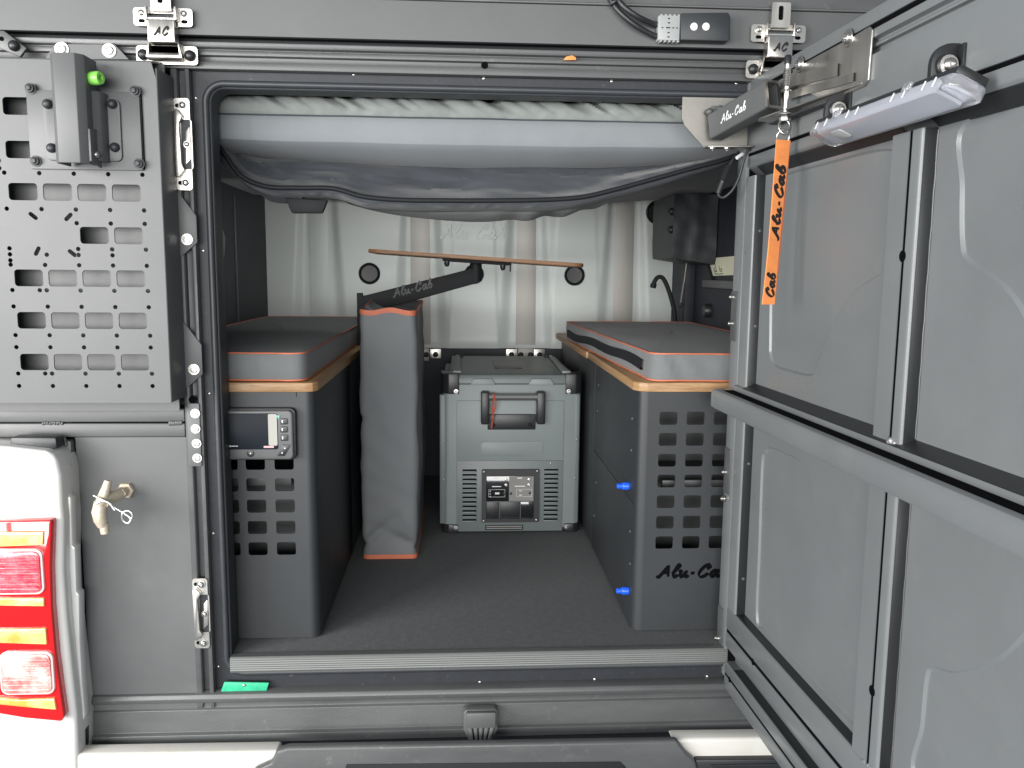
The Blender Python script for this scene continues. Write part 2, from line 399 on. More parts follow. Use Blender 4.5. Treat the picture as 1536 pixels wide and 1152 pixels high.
# cladding left of the post
plate('rear_panel', rect(-0.735, -0.5275, -0.105, 0.4535), [circle(-0.6445, 0.350, 0.006)], 0, 0.004, rear(-0.014), 'coat', shell)
box('corner_angle', (-0.782, -0.7365), (-0.034, -0.014), (-0.165, 0.449), 'coat', shell, 0.002)
box('corner_lip', (-0.7385, -0.7345), (-0.019, -0.010), (-0.165, 0.449), 'void', shell, 0)
plate('upper_panel', rect(-1.0, -0.5275, 0.510, 1.1345), [], 0, 0.004, rear(-0.045), 'coat', shell)
box('cross_beam', (-1.0, -0.5275), (-0.022, 0.0), (0.4545, 0.481), 'coat', shell, 0.003)
box('cross_beam', (-1.0, -0.5275), (-0.022, 0.0), (0.4835, 0.509), 'coat', shell, 0.003)
box('beam_joint', (-0.74, -0.5275), (-0.017, 0.0), (0.4805, 0.484), 'void', shell, 0)
# weld beads at the ends of the joint
def weld_bead(x0, x1, z, y, n, r=0.0035):
    bm = bmesh.new()
    for i in range(n):
        x = x0+(x1-x0)*i/(n-1)
        m4 = Matrix.Translation((x+random.uniform(-.0006, .0006), y, z+random.uniform(-.001, .001))) @ Matrix.Diagonal((r*0.75, r*0.5, r*random.uniform(.9, 1.2), 1))
        bmesh.ops.create_icosphere(bm, subdivisions=2, radius=1, matrix=m4)
    return obj('weld_bead', frombm(bm), 'coat_rail', shell, 60)
weld_bead(-0.79, -0.755, 0.482, -0.0225, 9); weld_bead(-0.555, -0.535, 0.482, -0.0225, 6, 0.005)
weld_bead(-0.772, -0.748, 0.452, -0.035, 7, 0.0065); weld_bead(-0.76, -0.745, 0.444, -0.035, 4, 0.005)
# recessed door rebate with rivets, then the jamb
dark = plate('door_rebate', rect(-0.4938, 0.62, -0.0668, 1.1348), [rrect(-0.476, 0.578, -0.040, 1.112, 0.034)], 0, 0.004, rear(0.004), 'dark_recess', shell)
for q in ((330, 104.7), (531, 111.7), (725.8, 117.8), (917.8, 122), (1105, 125), (544, 1028), (720, 1023), (892, 1018.7), (1061, 1014.6), (293.5, 147), (305, 376), (312, 590), (319, 800), (326, 1000)):
    pass
for x, z in ((-0.4434, 1.1382), (-0.1989, 1.1354), (0.0426, 1.1334), (0.2851, 1.1336), (0.5258, 1.1351), (-0.2004, -0.0693), (0.0401, -0.0673), (0.2790, -0.0661), (0.5176, -0.0651),
             (-0.4894, 1.0871), (-0.4864, 0.8085), (-0.4857, 0.5358), (-0.4886, 0.2559), (-0.4911, -0.0229)):
    bolt(shell, (max(x, -0.489), 0.0, z), (0, -1, 0), 0.0032, 'bolt_steel', 'rivet', 'rivet')
# door rubber: a rounded tube round the whole opening, with a flat foot
def ring3(x0, x1, z0, z1, r, y): return [(u, y, v) for u, v in rrect(x0, x1, z0, z1, r, 8)]
tube('rubber_seal', ring3(-0.4708, 0.572, -0.0345, 1.113, 0.034, -0.004), 0.0062, 'rubber', shell, 12, True)
tube('rubber_seal', ring3(-0.4652, 0.566, -0.0285, 1.1075, 0.028, 0.004), 0.0036, 'rubber', shell, 10, True)
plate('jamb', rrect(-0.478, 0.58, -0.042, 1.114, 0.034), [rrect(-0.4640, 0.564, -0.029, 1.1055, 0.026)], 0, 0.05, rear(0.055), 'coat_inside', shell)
# inner shell
box('side_wall', (-0.715, -0.70), (0.056, 1.52), (-0.02, 1.25), 'wall_dark', shell, 0)
box('side_wall', (0.79, 0.805), (0.056, 1.52), (-0.02, 1.25), 'wall_dark', shell, 0)
box('inner_front', (-0.715, -0.480), (0.03, 0.054), (-0.02, 1.25), 'wall_dark', shell, 0)
box('inner_front', (0.582, 0.805), (0.03, 0.054), (-0.02, 1.25), 'wall_dark', shell, 0)
box('inner_header', (-0.72, 0.81), (0.025, 1.53), (1.25, 1.27), 'wall_dark', shell, 0)
box('bed_front_wall', (-0.70, 0.79), (1.50, 1.52), (-0.02, 0.487), 'wall_dark', shell, 0)
box('outer_return', (0.621, 0.80), (-0.016, 0.02), (-0.066, 1.134), 'coat', shell, 0)
# little fold-out flap of metal on the left wall
plate('wall_flap', [(0.79, 0.785), (0.79, 0.925), (0.83, 0.925), (0.83, 0.94), (0.86, 0.94), (0.87, 0.915), (0.925, 0.865), (0.91, 0.815), (0.87, 0.772)], [circle(0.83, 0.85, 0.006, 10)], -0.701, -0.694, xmap, 'steel_dull', shell)
# seam and small bracket lines of the left wall
for yy, z0, z1 in ((0.62, 0.60, 0.98), (1.05, 0.60, 1.0)):
    box('wall_seam', (-0.7005, -0.697), (yy, yy+0.012), (z0, z1), 'coat_rail', shell, 0.001)
# right wall: hatch frame, hinge block
box('hatch_rail', (0.778, 0.7895), (0.60, 1.06), (0.728, 0.752), 'coat_rail', shell, 0.002)
prism('hatch_edge', [(1.055, 0.83), (1.045, 0.83), (0.94, 0.735), (0.952, 0.735)], 0.780, 0.7895, xmap, 'black', shell, 0)
box('wall_post', (0.755, 0.7895), (1.18, 1.24), (0.55, 1.0), 'wall_dark', shell, 0.004)
lathe('wall_socket', [(0.022, 0), (0.022, 0.012), (0.016, 0.02), (0, 0.02)], (0.7895, 1.0, 0.655), (-1, 0, 0), 'black_plastic', shell)
# ribbed aluminium edge strip of the floor
prof = [(0.006, -0.030), (-0.013, -0.030)]
for k in range(6):
    z = -0.028+k*0.0045; prof += [(-0.0135, z), (-0.0145, z+0.0022), (-0.0135, z+0.0044)]
prof += [(-0.010, 0.002), (0.006, 0.002)]
prism('floor_edge_strip', prof, -0.462, 0.562, xmap, 'alu', shell, 0)

# floor mat
fl = box('floor', (-0.699, 0.789), (0.0065, 1.499), (-0.012, 0.0), 'carpet', None, 0.001); fl['kind'] = 'structure'

# ================================================================== raised roof lid above
lid = thing('roof_lid', 'charcoal roof lid of the canopy closed above the rear doorway', 'roof', (0, -0.03, 1.19))
plate('lid_panel', rect(-1.0, 0.9, 1.1905, 1.2585), [], 0, 0.01, rear(-0.024), 'coat', lid)
box('lid_core', (-1.0, 0.9), (-0.023, 0.06), (1.192, 1.42), 'black', lid, 0)
box('lid_trim', (-1.0, 0.9), (-0.040, -0.020), (1.2595, 1.2625), 'alu', lid, 0.0008)
plate('lid_upper_panel', rect(-1.0, 0.9, 1.2632, 1.40), [], 0, 0.01, rear(-0.028), 'coat_rail', lid)

# ================================================================== toggle latches
def make_latch(cx, y0, label):
    t = thing('toggle_latch', label, 'latch', (cx, y0, 1.145), 'stainless toggle latches on the roof lid')
    f = rear(y0)
    def P(u, v): return (cx+u, v)
    # keeper on the rail
    plate('keeper_plate', rrect(cx-0.054, cx+0.054, 1.1385, 1.1705, 0.006), [rect(cx-0.0285, cx+0.0285, 1.149, 1.172)], 0.0, 0.003, f, 'steel', t)
    for s in (-1, 1): bolt(t, (cx+s*0.041, y0-0.003, 1.154), (0, -1, 0), 0.0098, 'black_plastic', 'ball', 'knob')
    tube('keeper_bar', [(cx-0.029, y0-0.012, 1.150), (cx+0.029, y0-0.012, 1.150)], 0.007, 'steel', t, 12)
    for s in (-1, 1): prism('keeper_cheek', [(cx+s*0.0275, 1.147), (cx+s*0.0315, 1.147), (cx+s*0.0275, 1.172), (cx+s*0.0245, 1.172)], 0.002, 0.020, f, 'steel', t, 0.0008)
    # claw box with lettering
    cb = prism('claw_box', rrect(cx-0.0235, cx+0.0235, 1.1705, 1.2085, 0.003), 0.004, 0.030, f, 'steel', t, 0.0018)
    g = rear(y0-0.0301)
    lettering('lettering', 'AC', lambda u, v, w: g(cx-0.0125+u, 1.182+v, w), 0.0145, 'ink', cb, 0.0003, 0.13, 0.05)
    # base on the lid
    plate('base_plate', rrect(cx-0.0515, cx+0.0515, 1.2005, 1.2315, 0.006), [rect(cx-0.0255, cx+0.0255, 1.199, 1.222)], 0.0, 0.003, rear(y0-0.013), 'steel', t)
    for s in (-1, 1):
        bolt(t, (cx+s*0.037, y0-0.016, 1.222), (0, -1, 0), 0.0052, 'bolt_steel', 'dome')
        prism('slot_mark', slot(cx+s*0.037, 1.209, 0.005, 0.003, 0), 0.003, 0.0034, rear(y0-0.013), 'void', t)
        prism('base_cheek', [(cx+s*0.0235, 1.2085), (cx+s*0.0275, 1.2085), (cx+s*0.0275, 1.231), (cx+s*0.0235, 1.231)], 0.014, 0.030, f, 'steel', t, 0.0008)
    tube('spindle', [(cx-0.026, y0-0.022, 1.212), (cx+0.026, y0-0.022, 1.212)], 0.0045, 'bolt_steel', t, 10)
    # lever above
    lv = plate('lever', rrect(cx-0.0175, cx+0.0175, 1.224, 1.268, 0.003), [rrect(cx-0.005, cx+0.004, 1.237, 1.262, 0.003)], 0.020, 0.026, f, 'steel', t)
    box('lever_slot', (cx-0.0049, cx+0.0039), (y0-0.0215, y0-0.018), (1.2372, 1.2618), 'void', lv, 0)
    return t
make_latch((-0.5277, 1.1784)[0], -0.028, 'stainless toggle latch at upper left, above the perforated board corner')
make_latch((0.5864, 1.2056)[0], -0.028, 'stainless toggle latch at upper right, partly behind the door stay')

# ================================================================== power plug on the lid
pb = thing('plug_mount', 'black plug mounting block with two white screws on the roof lid', 'mount', (0.4488, -0.0350, 1.2212))
prism('block', [(0.3979, 1.2427), (0.4857, 1.2462), (0.4897, 1.2404), (0.4915, 1.1995), (0.4854, 1.1959), (0.3995, 1.1961)], 0.0, 0.026, rear(-0.0345), 'coat_inside', pb, 0.002)
for q in ((0.4229, -0.0610, 1.2194), (0.4451, -0.0610, 1.2200)): bolt(pb, q, (0, -1, 0), 0.0046, 'white_print', 'flat', 'screw')
pg = thing('power_plug', 'pale grey two-pole power plug pushed into the black block', 'plug', (0.3790, -0.0500, 1.2178))
a0, a1 = (0.3585, 1.2394), (0.3983, 1.1961)
body = prism('body', rrect(a0[0], a1[0], a1[1], a0[1], 0.002), 0.0, 0.020, rear(-0.036), 'plug_grey', pg, 0.0015)
for k in range(5):
    u = a0[0]+0.004+k*0.008
    prism('rib', rect(u, u+0.004, a1[1]-0.0025, a1[1]+0.002), 0.002, 0.018, rear(-0.036), 'plug_grey', body, 0.0006)
    prism('rib', rect(u, u+0.004, a0[1]-0.002, a0[1]+0.0025), 0.002, 0.018, rear(-0.036), 'plug_grey', body, 0.0006)
zc = (a0[1]+a1[1])/2
for u, l in ((0.006, 0.003), (0.014, 0.008), (0.026, 0.003), (0.033, 0.003)):
    prism('mark', rect(a0[0]+u, a0[0]+u+l, zc-0.001, zc+0.001), 0.020, 0.0204, rear(-0.036), 'ink', body)
for dz in (-0.016, 0.016, 0.0085, -0.0085):
    prism('mark', rect(a0[0]+0.017, a0[0]+0.021, zc+dz-0.001, zc+dz+0.001), 0.020, 0.0204, rear(-0.036), 'ink', body)
for k, dz in enumerate((0.008, -0.012)):
    cb = tube('cable', catmull([(0.2622, -0.0400, 1.2837), (0.2830, -0.0520, 1.2484), (0.3125, -0.0550, 1.2229), (a0[0]-0.006, -0.047, zc+dz), (a0[0]+0.003, -0.047, zc+dz)] if k else
         [(0.2727, -0.0500, 1.2809), (0.2932, -0.0620, 1.2503), (0.3205, -0.0620, 1.2327), (a0[0]-0.006, -0.047, zc+dz), (a0[0]+0.003, -0.047, zc+dz)], 8), 0.0052, 'black_plastic', pg, 10)
lathe('cable_tie', [(0.0085, -0.002), (0.0095, -0.001), (0.0095, 0.001), (0.0085, 0.002)], (0.2761, -0.0550, 1.2588), (0.5, 0, -1), 'rubber', pg)

tg = prism('orange_tag', [(0.1885, 1.1631), (0.1934, 1.1691), (0.2045, 1.1717), (0.2120, 1.1684), (0.2121, 1.1636)], 0, 0.004, rear(-0.0265), 'webbing', None, 0.0008)
tag(tg, 'tiny orange tag end peeking from the rail above the doorway', 'tag')

# ================================================================== perforated board
YB = -0.094
board = thing('perforated_board', 'grey perforated steel accessory board standing off the upper left panel', 'board', (-0.70, -0.05, 0.532))
cols = [-0.7635, -0.7050, -0.6465, -0.5875]
rows = {0: 1.050, 1: 0.977, 2: 0.9055, 3: 0.8315, 4: 0.756, 5: 0.681, 6: 0.6063}
holes = []
for r, z in rows.items():
    for c in cols:
        if r == 3 and c < -0.66: continue
        if r < 2 and c > -0.75: continue
        cc = c
        holes.append(rrect(cc-0.0245, cc+0.0245, z-0.0148, z+0.0148, 0.006, 4))
edge = [-0.793, -0.734, -0.6755, -0.617, -0.5585]
dots = []
for z in (0.9375, 0.876, 0.8525): dots += [(x, z) for x in (edge if z != 0.8525 else edge[2:])]
for z, xs in ((0.8075, (edge[0], edge[2], edge[3], edge[4])), (0.797, (edge[1]+0.004, edge[2], edge[3])), (0.7865, (edge[0],)), (0.779, edge), (0.7345, edge), (0.7055, edge),
              (0.6545, edge), (0.633, edge), (0.5855, edge), (0.563, edge)): dots += [(x, z) for x in xs]
dots += [(-0.746, 0.7345), (-0.746, 0.5855), (-0.793, 0.797), (-0.801, 1.012), (-0.801, 1.024), (-0.801, 0.958), (-0.801, 0.945)]
for x, z in dots: holes.append(circle(x, z, 0.0040, 10))
for x, z, a in ((-0.749, 0.864, -40), (-0.689, 0.863, 45), (-0.746, 0.803, 62), (-0.686, 0.8, -40)): holes.append(slot(x, z, 0.011, 0.0036, math.radians(a)))
fp = plate('front_plate', [(-0.99, 0.532), (-0.527, 0.532), (-0.527, 1.098), (-0.535, 1.128), (-0.99, 1.128)], holes, 0, 0.003, rear(YB+0.003), 'coat_board', board)
# slanted side flange, top return and bottom return
prism('side_flange', [(-0.5285, YB), (-0.5255, YB+0.001), (-0.5215, -0.0215), (-0.5245, -0.0215)], 0.533, 1.118, zmap, 'coat_board', board, 0.0008)
prism('bottom_flange', [(YB+0.001, 0.532), (YB+0.001, 0.5355), (-0.03, 0.5355), (-0.03, 0.532)], -0.93, -0.53, xmap, 'coat_board', board, 0)
prism('top_flange', [(YB, 1.127), (YB+0.002, 1.1305), (-0.026, 1.1425), (-0.026, 1.139)], -0.99, -0.537, xmap, 'coat_board', board, 0)
for z0, z1, bz in ((0.795, 0.905, 0.848), (0.548, 0.665, 0.597)):
    prism('mounting_tab', [(-0.5225, z0), (-0.490, z0+0.028), (-0.490, z1-0.033), (-0.5225, z1+0.012)], 0.0005, 0.0035, R2, 'coat_board', board, 0.0008)
for q in ((-0.5084, -0.0235, 0.8286), (-0.5056, -0.0235, 0.5853)): bolt(board, q, (0, -1, 0), 0.0072, 'bolt_steel', 'flat')
tt = plate('top_tab', [(-0.7409, 1.1439), (-0.7231, 1.1694), (-0.6189, 1.1707), (-0.5957, 1.1461)], [], 0.0, 0.003, rear(-0.027), 'coat', board)
for q in ((-0.7110, -0.0300, 1.1605), (-0.6288, -0.0300, 1.1602)): bolt(board, q, (0, -1, 0), 0.0085, 'bolt_steel', 'flat')
lk = thing('angled_lug', 'short dark angled lug with black bolt at the upper left edge', 'bracket', (-0.7977, -0.0350, 1.1674))
prism('lug_plate', [(-0.8292, 1.1903), (-0.8065, 1.1886), (-0.7696, 1.1602), (-0.7821, 1.1440), (-0.8309, 1.1655)], 0, 0.008, rear(-0.028), 'coat', lk, 0.002)
bolt(lk, (-0.7890, -0.0370, 1.1626), (0, -1, 0), 0.0095, 'black_plastic', 'ball')
prism('lug_hole', circle(*(-0.8110, 1.1745), 0.004, 12), 0, 0.0006, rear(-0.0362), 'void', lk)

# tool holder bolted to the board
th = thing('tool_holder', 'folded grey steel tool holder with green knob bolted to the board', 'holder', (-0.66, YB, 0.93))
FB = rear(YB-0.001)
hp = [(-0.7385, 1.0792), (-0.5479, 1.0777), (-0.5461, 0.9508), (-0.7321, 0.9546)]
prism('backing_plate', [(-0.7448, 0.944), (-0.7448, 1.076), (-0.5555, 1.076), (-0.5555, 0.944)], 0.0, 0.005, FB, 'coat_board', th, 0.001)
prism('plate_shadow_gap', [(-0.554, 0.9465), (-0.554, 1.074), (-0.5528, 1.074), (-0.5528, 0.9465)], 0.0, 0.002, FB, 'void', th)
for q in ((-0.7364, -0.1000, 1.0781), (-0.5614, -0.1000, 1.0774), (-0.7353, -0.1000, 0.9568), (-0.5607, -0.1000, 0.9551)):
    bolt(th, (q[0], YB-0.006, q[2]), (0, -1, 0), 0.0075, 'coat_inside', 'nut', 'stud')
prism('clamp_plate', rrect(-0.716, -0.5875, 0.958, 1.063, 0.010), 0.0055, 0.010, FB, 'coat_board', th, 0.0012)
for q in ((-0.5991, -0.1070, 1.0542), (-0.5984, -0.1070, 0.9818), (-0.7070, -0.1070, 1.0520), (-0.7049, -0.1070, 0.9788)):
    bolt(th, (q[0], YB-0.011, q[2]), (0, -1, 0), 0.0082, 'coat_inside', 'ball')
# main channel: C section standing proud, open at the back right
ch = [(-0.062+x, y) for x, y in ((0, -0.012), (0, -0.060), (0.010, -0.072), (0.045, -0.072), (0.056, -0.060), (0.056, -0.012), (0.052, -0.012), (0.052, -0.059), (0.044, -0.068), (0.011, -0.068), (0.004, -0.059), (0.004, -0.012))]
prism('channel', [(-0.616+x*0.98, YB+y) for x, y in ch], 0.948, 1.124, zmap, 'coat_board', th, 0.0012)
prism('clevis', [(-0.630, YB-0.011), (-0.630, YB-0.036), (-0.625, YB-0.042), (-0.612, YB-0.030), (-0.607, YB-0.011)], 0.956, 1.072, zmap, 'coat', th, 0.003)
prism('clip', [(YB-0.020, 0.945), (YB-0.062, 0.952), (YB-0.062, 1.005), (YB-0.020, 1.01)], -0.622, -0.618, xmap, 'coat', th, 0.0012)
bolt(th, (-0.618, YB-0.045, 0.965), (1, -0.3, 0), 0.0055, 'bolt_steel', 'ball')
lathe('green_knob', [(0.006, -0.012), (0.006, 0), (0.0105, 0.001), (0.0112, 0.004), (0.0112, 0.018), (0.0095, 0.021), (0.005, 0.021), (0.004, 0.014), (0, 0.014)], (-0.622, YB-0.040, 1.090), (1, -0.35, 0), 'lime', th)

# ================================================================== striker plates on the left post
def striker(px0, z0, z1, cx, label, tilt):
    t = thing('striker_plate', label, 'striker', (cx, -0.02, z0), 'stainless door strikers on the left post')
    h = z1-z0; zc = (z0+z1)/2; f = R2
    plate('plate', rrect(cx-0.0145, cx+0.0145, z0, z1, 0.006), [rrect(cx-0.002, cx+0.017, zc-h*0.27, zc+h*0.27, 0.004)], 0.001, 0.004, f, 'steel', t)
    prism('hook', [(cx-0.012, zc-h*0.36), (cx-0.006, zc-h*0.36), (cx+0.004, zc-h*0.28), (cx-0.001, zc-h*0.22), (cx-0.003, zc+h*0.22), (cx+0.004, zc+h*0.30), (cx-0.006, zc+h*0.38), (cx-0.012, zc+h*0.36)], 0.004, 0.014, f, 'steel', t, 0.0015)
    prism('pocket', rect(cx-0.002, cx+0.015, zc-h*0.27, zc+h*0.27), 0.0005, 0.001, f, 'coat_inside', t)
    prism('roller_plate', [(cx+0.004, zc-h*0.22), (cx+0.0135, zc-h*0.16), (cx+0.0135, zc+h*0.2), (cx+0.006, zc+h*0.14)], 0.001, 0.005, f, 'steel', t, 0.0008)
    bolt(t, (cx+0.008, -0.0255, zc), (0, -1, 0), 0.0045, 'bolt_steel', 'dome')
    for s in (-1, 1):
        bolt(t, (cx+0.003, -0.0245, zc+s*h*0.42), (0, -1, 0), 0.0058, 'bolt_steel', 'dome')
        prism('slot_mark', slot(cx-0.005, zc+s*h*0.42, 0.006, 0.0035, 0), 0.004, 0.0044, f, 'void', t)
striker(0, 0.918, 1.082, -0.5085, 'stainless striker plate high on the left post beside the perforated board', 0)
striker(0, 0.028, 0.172, -0.5115, 'stainless striker plate low on the left post by the doorway', 0)
# bolted joining strip
js = thing('joining_strip', 'narrow charcoal strip with four silver bolts on the left post', 'bracket', (-0.511, -0.02, 0.4))
prism('strip', rrect(-0.5225, -0.4985, 0.397, 0.520, 0.004), 0.0008, 0.004, R2, 'coat', js, 0.0008)
for q in ((-0.5062, -0.0245, 0.5008), (-0.5067, -0.0245, 0.4710), (-0.5060, -0.0245, 0.4424), (-0.5059, -0.0245, 0.4137)): bolt(js, q, (0, -1, 0), 0.0062, 'bolt_steel', 'flat')
prism('key_hole', circle(-0.5105, 0.527, 0.0075, 14), 0.0042, 0.0046, R2, 'void', js)

# ================================================================== water tap
tp = thing('water_tap', 'weathered brass drain tap with hex nut on the lower left panel', 'tap', (-0.642, -0.02, 0.345))
ty = -0.018
lathe('nut', [(0.0165, 0), (0.0165, 0.007), (0.015, 0.009), (0.010, 0.009), (0.010, 0.03), (0, 0.03)], (-0.6445, ty, 0.350), (0, -1, 0), 'brass', tp, 6)
tube('body', [(-0.6445, ty-0.02, 0.350), (-0.655, ty-0.045, 0.348), (-0.664, ty-0.062, 0.345)], [0.011, 0.013, 0.014], 'brass', tp, 14)
tube('lever', [(-0.654, ty-0.058, 0.383), (-0.657, ty-0.060, 0.370), (-0.664, ty-0.066, 0.348), (-0.670, ty-0.068, 0.335)], [0.0065, 0.0085, 0.0105, 0.008], 'brass', tp, 12)
tube('spout', [(-0.668, ty-0.062, 0.345), (-0.670, ty-0.066, 0.325), (-0.669, ty-0.064, 0.310), (-0.667, ty-0.062, 0.297)], [0.011, 0.0135, 0.0125, 0.0085], 'brass', tp, 14)
tube('nozzle', [(-0.665, ty-0.061, 0.302), (-0.664, ty-0.060, 0.283)], [0.0085, 0.0078], 'brass', tp, 12)
cl = tube('spring_clip', catmull([(-0.6727, -0.0980, 0.3611), (-0.6496, -0.0980, 0.3483), (-0.6351, -0.0970, 0.3366), (-0.6200, -0.0970, 0.3263), (-0.6086, -0.0970, 0.3161), (-0.6134, -0.0980, 0.3075), (-0.6223, -0.0990, 0.3142), (-0.6212, -0.1000, 0.3272), (-0.6118, -0.0990, 0.3319), (-0.6042, -0.0980, 0.3227), (-0.6101, -0.0970, 0.3097)], 6), 0.0020, 'wire', None, 8)
tag(cl, 'thin steel spring clip hooked through the brass tap', 'clip')
tube('prong', catmull([(-0.6725, -0.0980, 0.3435), (-0.6590, -0.0980, 0.3496), (-0.6456, -0.0990, 0.3473), (-0.6352, -0.1000, 0.3336)], 6), 0.0020, 'wire', cl, 8)

# green strap end under the seal
gs = prism('green_tape', [(-0.4815, -0.0684), (-0.4742, -0.0486), (-0.3857, -0.0519), (-0.3931, -0.0747)], 0.0, 0.004, rear(-0.012), 'green', None, 0.001)
tag(gs, 'bright green strap end under the rubber seal at lower left', 'strap')
bolt(gs, (-0.4349, -0.0170, -0.0554), (0, -1, 0), 0.003, 'bolt_steel', 'rivet', 'rivet')

# small number-plate lamp on the bottom rail
nl = thing('plate_lamp', 'small grey ribbed lamp housing on the middle of the bottom rail', 'lamp', (0.0410, -0.0400, -0.1720))
u0, u1 = (0.0056, -0.1021)[0], (0.0754, -0.1037)[0]
zt, zm, zb = (0.0391, -0.1000)[1], (0.0393, -0.1330)[1], (0.0394, -0.1719)[1]
prism('housing', [(u0, zm-0.010), (u0, zt-0.005), (u0+0.006, zt), (u1-0.005, zt), (u1, zt-0.005), (u1, zm-0.010), (u1-0.014, zb), (u0+0.014, zb)], 0, 0.022, rear(-0.03), 'coat', nl, 0.003)
prism('brow', [(u0+0.006, zm), (u0+0.006, zt-0.001), (u1-0.005, zt-0.001), (u1-0.005, zm)], 0.022, 0.034, rear(-0.03), 'coat', nl, 0.002)
for k in range(5):
    t0 = k/5+0.03; t1 = (k+1)/5-0.03; w = u1-u0
    prism('rib', [(u0+0.007+(w-0.013)*t0, zm-0.001), (u0+0.007+(w-0.013)*t1, zm-0.001), (u0+0.016+(w-0.032)*t1, zb+0.003), (u0+0.016+(w-0.032)*t0, zb+0.003)], 0.020, 0.029, rear(-0.03), 'coat', nl, 0.0015)

# ================================================================== pickup corner
tr = thing('pickup_truck', 'white pickup rear corner with red tail light, bumper below the canopy', 'pickup', (-0.85, -0.1, -0.25))
FT = rear(-0.06)
prism('rear_quarter', [(-0.9001, 0.4558), (-0.8215, 0.4518), (-0.8122, 0.4505), (-0.7496, 0.4429), (-0.7363, 0.4305), (-0.7313, 0.3970), (-0.7324, 0.3407), (-0.7317, 0.3130), (-0.7377, 0.2138), (-0.7371, 0.1232), (-0.7341, 0.0311), (-0.7303, -0.0691),
      (-0.7310, -0.1029), (-0.7345, -0.1846), (-0.7361, -0.2536), (-0.9532, -0.2467)], -0.05, 0.035, FT, 'white_paint', tr, 0.010, 4)
prism('inner_edge', [(-0.7459, 0.4212), (-0.7323, 0.4085), (-0.7321, 0.3513), (-0.7275, 0.3475), (-0.7306, 0.2547), (-0.7259, 0.2508), (-0.7286, 0.1631), (-0.7239, 0.1591), (-0.7279, 0.0701), (-0.7284, -0.0244), (-0.7269, -0.0859), (-0.7480, -0.1475), (-0.7598, -0.0920), (-0.7600, 0.1504), (-0.7586, 0.3324)], -0.02, 0.006, FT, 'white_paint', tr, 0.003)
prism('rubber_cap', [(-0.8266, 0.4642), (-0.7457, 0.4640), (-0.7445, 0.4439), (-0.7640, 0.4377), (-0.8278, 0.4467)], -0.02, 0.012, FT, 'black_plastic', tr, 0.003)
bolt(tr, (-0.7490, -0.0450, -0.1512), (0, -1, 0), 0.011, 'steel_dull', 'nut')
prism('mount_foot', [(-0.7470, -0.1105), (-0.7309, -0.1179), (-0.7331, -0.1571), (-0.7523, -0.1791), (-0.7661, -0.1759)], -0.02, 0.0, FT, 'black_plastic', tr, 0.003)
box('bed_corner', (-1.05, -0.737), (0.0, 0.03), (-0.32, 0.4535), 'black', tr, 0)
FL = rear(-0.094)
tl = prism('tail_light', [(-0.9049, 0.3176), (-0.7444, 0.3199), (-0.7423, 0.3149), (-0.7499, 0.2304), (-0.7523, 0.1536), (-0.7507, 0.0626), (-0.7459, -0.0165), (-0.7425, -0.0619), (-0.7479, -0.0698), (-0.8129, -0.0615), (-0.9316, -0.0361)], -0.02, 0.022, FL, 'red_lens', tr, 0.006, 3)
def lens(name, px, m, w0=0.022, w1=0.027, bev=0.002): return prism(name, px, w0-0.004, w1, FL, m, tl, bev, 2)
lens('reflector_strip', [(-0.9017, 0.3002), (-0.7548, 0.3000), (-0.7576, 0.2749), (-0.9040, 0.2703)], 'amber_lens')
lens('reflector_strip', [(-0.9110, 0.1772), (-0.7628, 0.1737), (-0.7626, 0.1583), (-0.9121, 0.1632)], 'amber_lens')
lens('reflector_strip', [(-0.9156, 0.1160), (-0.7629, 0.1159), (-0.7624, 0.0848), (-0.9174, 0.0929)], 'amber_lens')
lens('reflector_strip', [(-0.9250, -0.0083), (-0.8185, -0.0225), (-0.7558, -0.0213), (-0.7536, -0.0439), (-0.8074, -0.0373), (-0.9260, -0.0214)], 'amber_lens')
def lamp(u0, u1, v0, v1, m):
    lens('lamp_rim', rrect(u0-0.0035, u1+0.0035, v0-0.0035, v1+0.0035, 0.014), 'lens_rim', 0.022, 0.0275)
    lens('lamp', rrect(u0, u1, v0, v1, 0.012), m, 0.024, 0.031, 0.003)
    for k in range(7):
        z = v0+(v1-v0)*(k+0.8)/8
        lens('lamp_flute', rect(u0+0.004, u1-0.004, z-0.0018, z+0.0018), m, 0.030, 0.0325, 0.0012)
l0, l1 = (-0.8859, 0.1852), (-0.7632, 0.2644)
lamp(l0[0], l1[0], l0[1], l1[1], 'lamp_pink')
l0, l1 = (-0.8465, -0.0090), (-0.7626, 0.0676)
lamp(l0[0], l1[0]+0.006, l0[1], l1[1], 'lamp_clear')
# bumper
prism('bumper_side', [(-0.7523, -0.1522), (-0.3531, -0.1557), (-0.3547, -0.1656), (-0.3616, -0.1768), (-0.3750, -0.1893), (-0.3937, -0.2016), (-0.4150, -0.2153), (-0.4366, -0.2361), (-0.4538, -0.2787), (-0.7540, -0.2694)], -0.01, 0.03, FT, 'cream_paint', tr, 0.008, 4)
prism('bumper_side', [(0.4206, -0.1513), (0.7560, -0.1554), (0.7594, -0.2117), (0.5059, -0.2062), (0.4694, -0.1993), (0.4494, -0.1841), (0.4376, -0.1648)], -0.01, 0.03, FT, 'cream_paint', tr, 0.008, 4)
bz = (0.0121, -0.1432)[1]; bz2 = (0.0122, -0.1700)[1]
prism('bumper_step', [(-0.3533, -0.1433), (-0.3314, -0.1370), (0.4280, -0.1427), (0.4479, -0.1704), (0.4676, -0.1882), (0.4836, -0.2480), (-0.4301, -0.2278), (-0.3966, -0.1826), (-0.3642, -0.1681)], 0.03, 0.05, FT, 'coat_rail', tr, 0.006, 3)
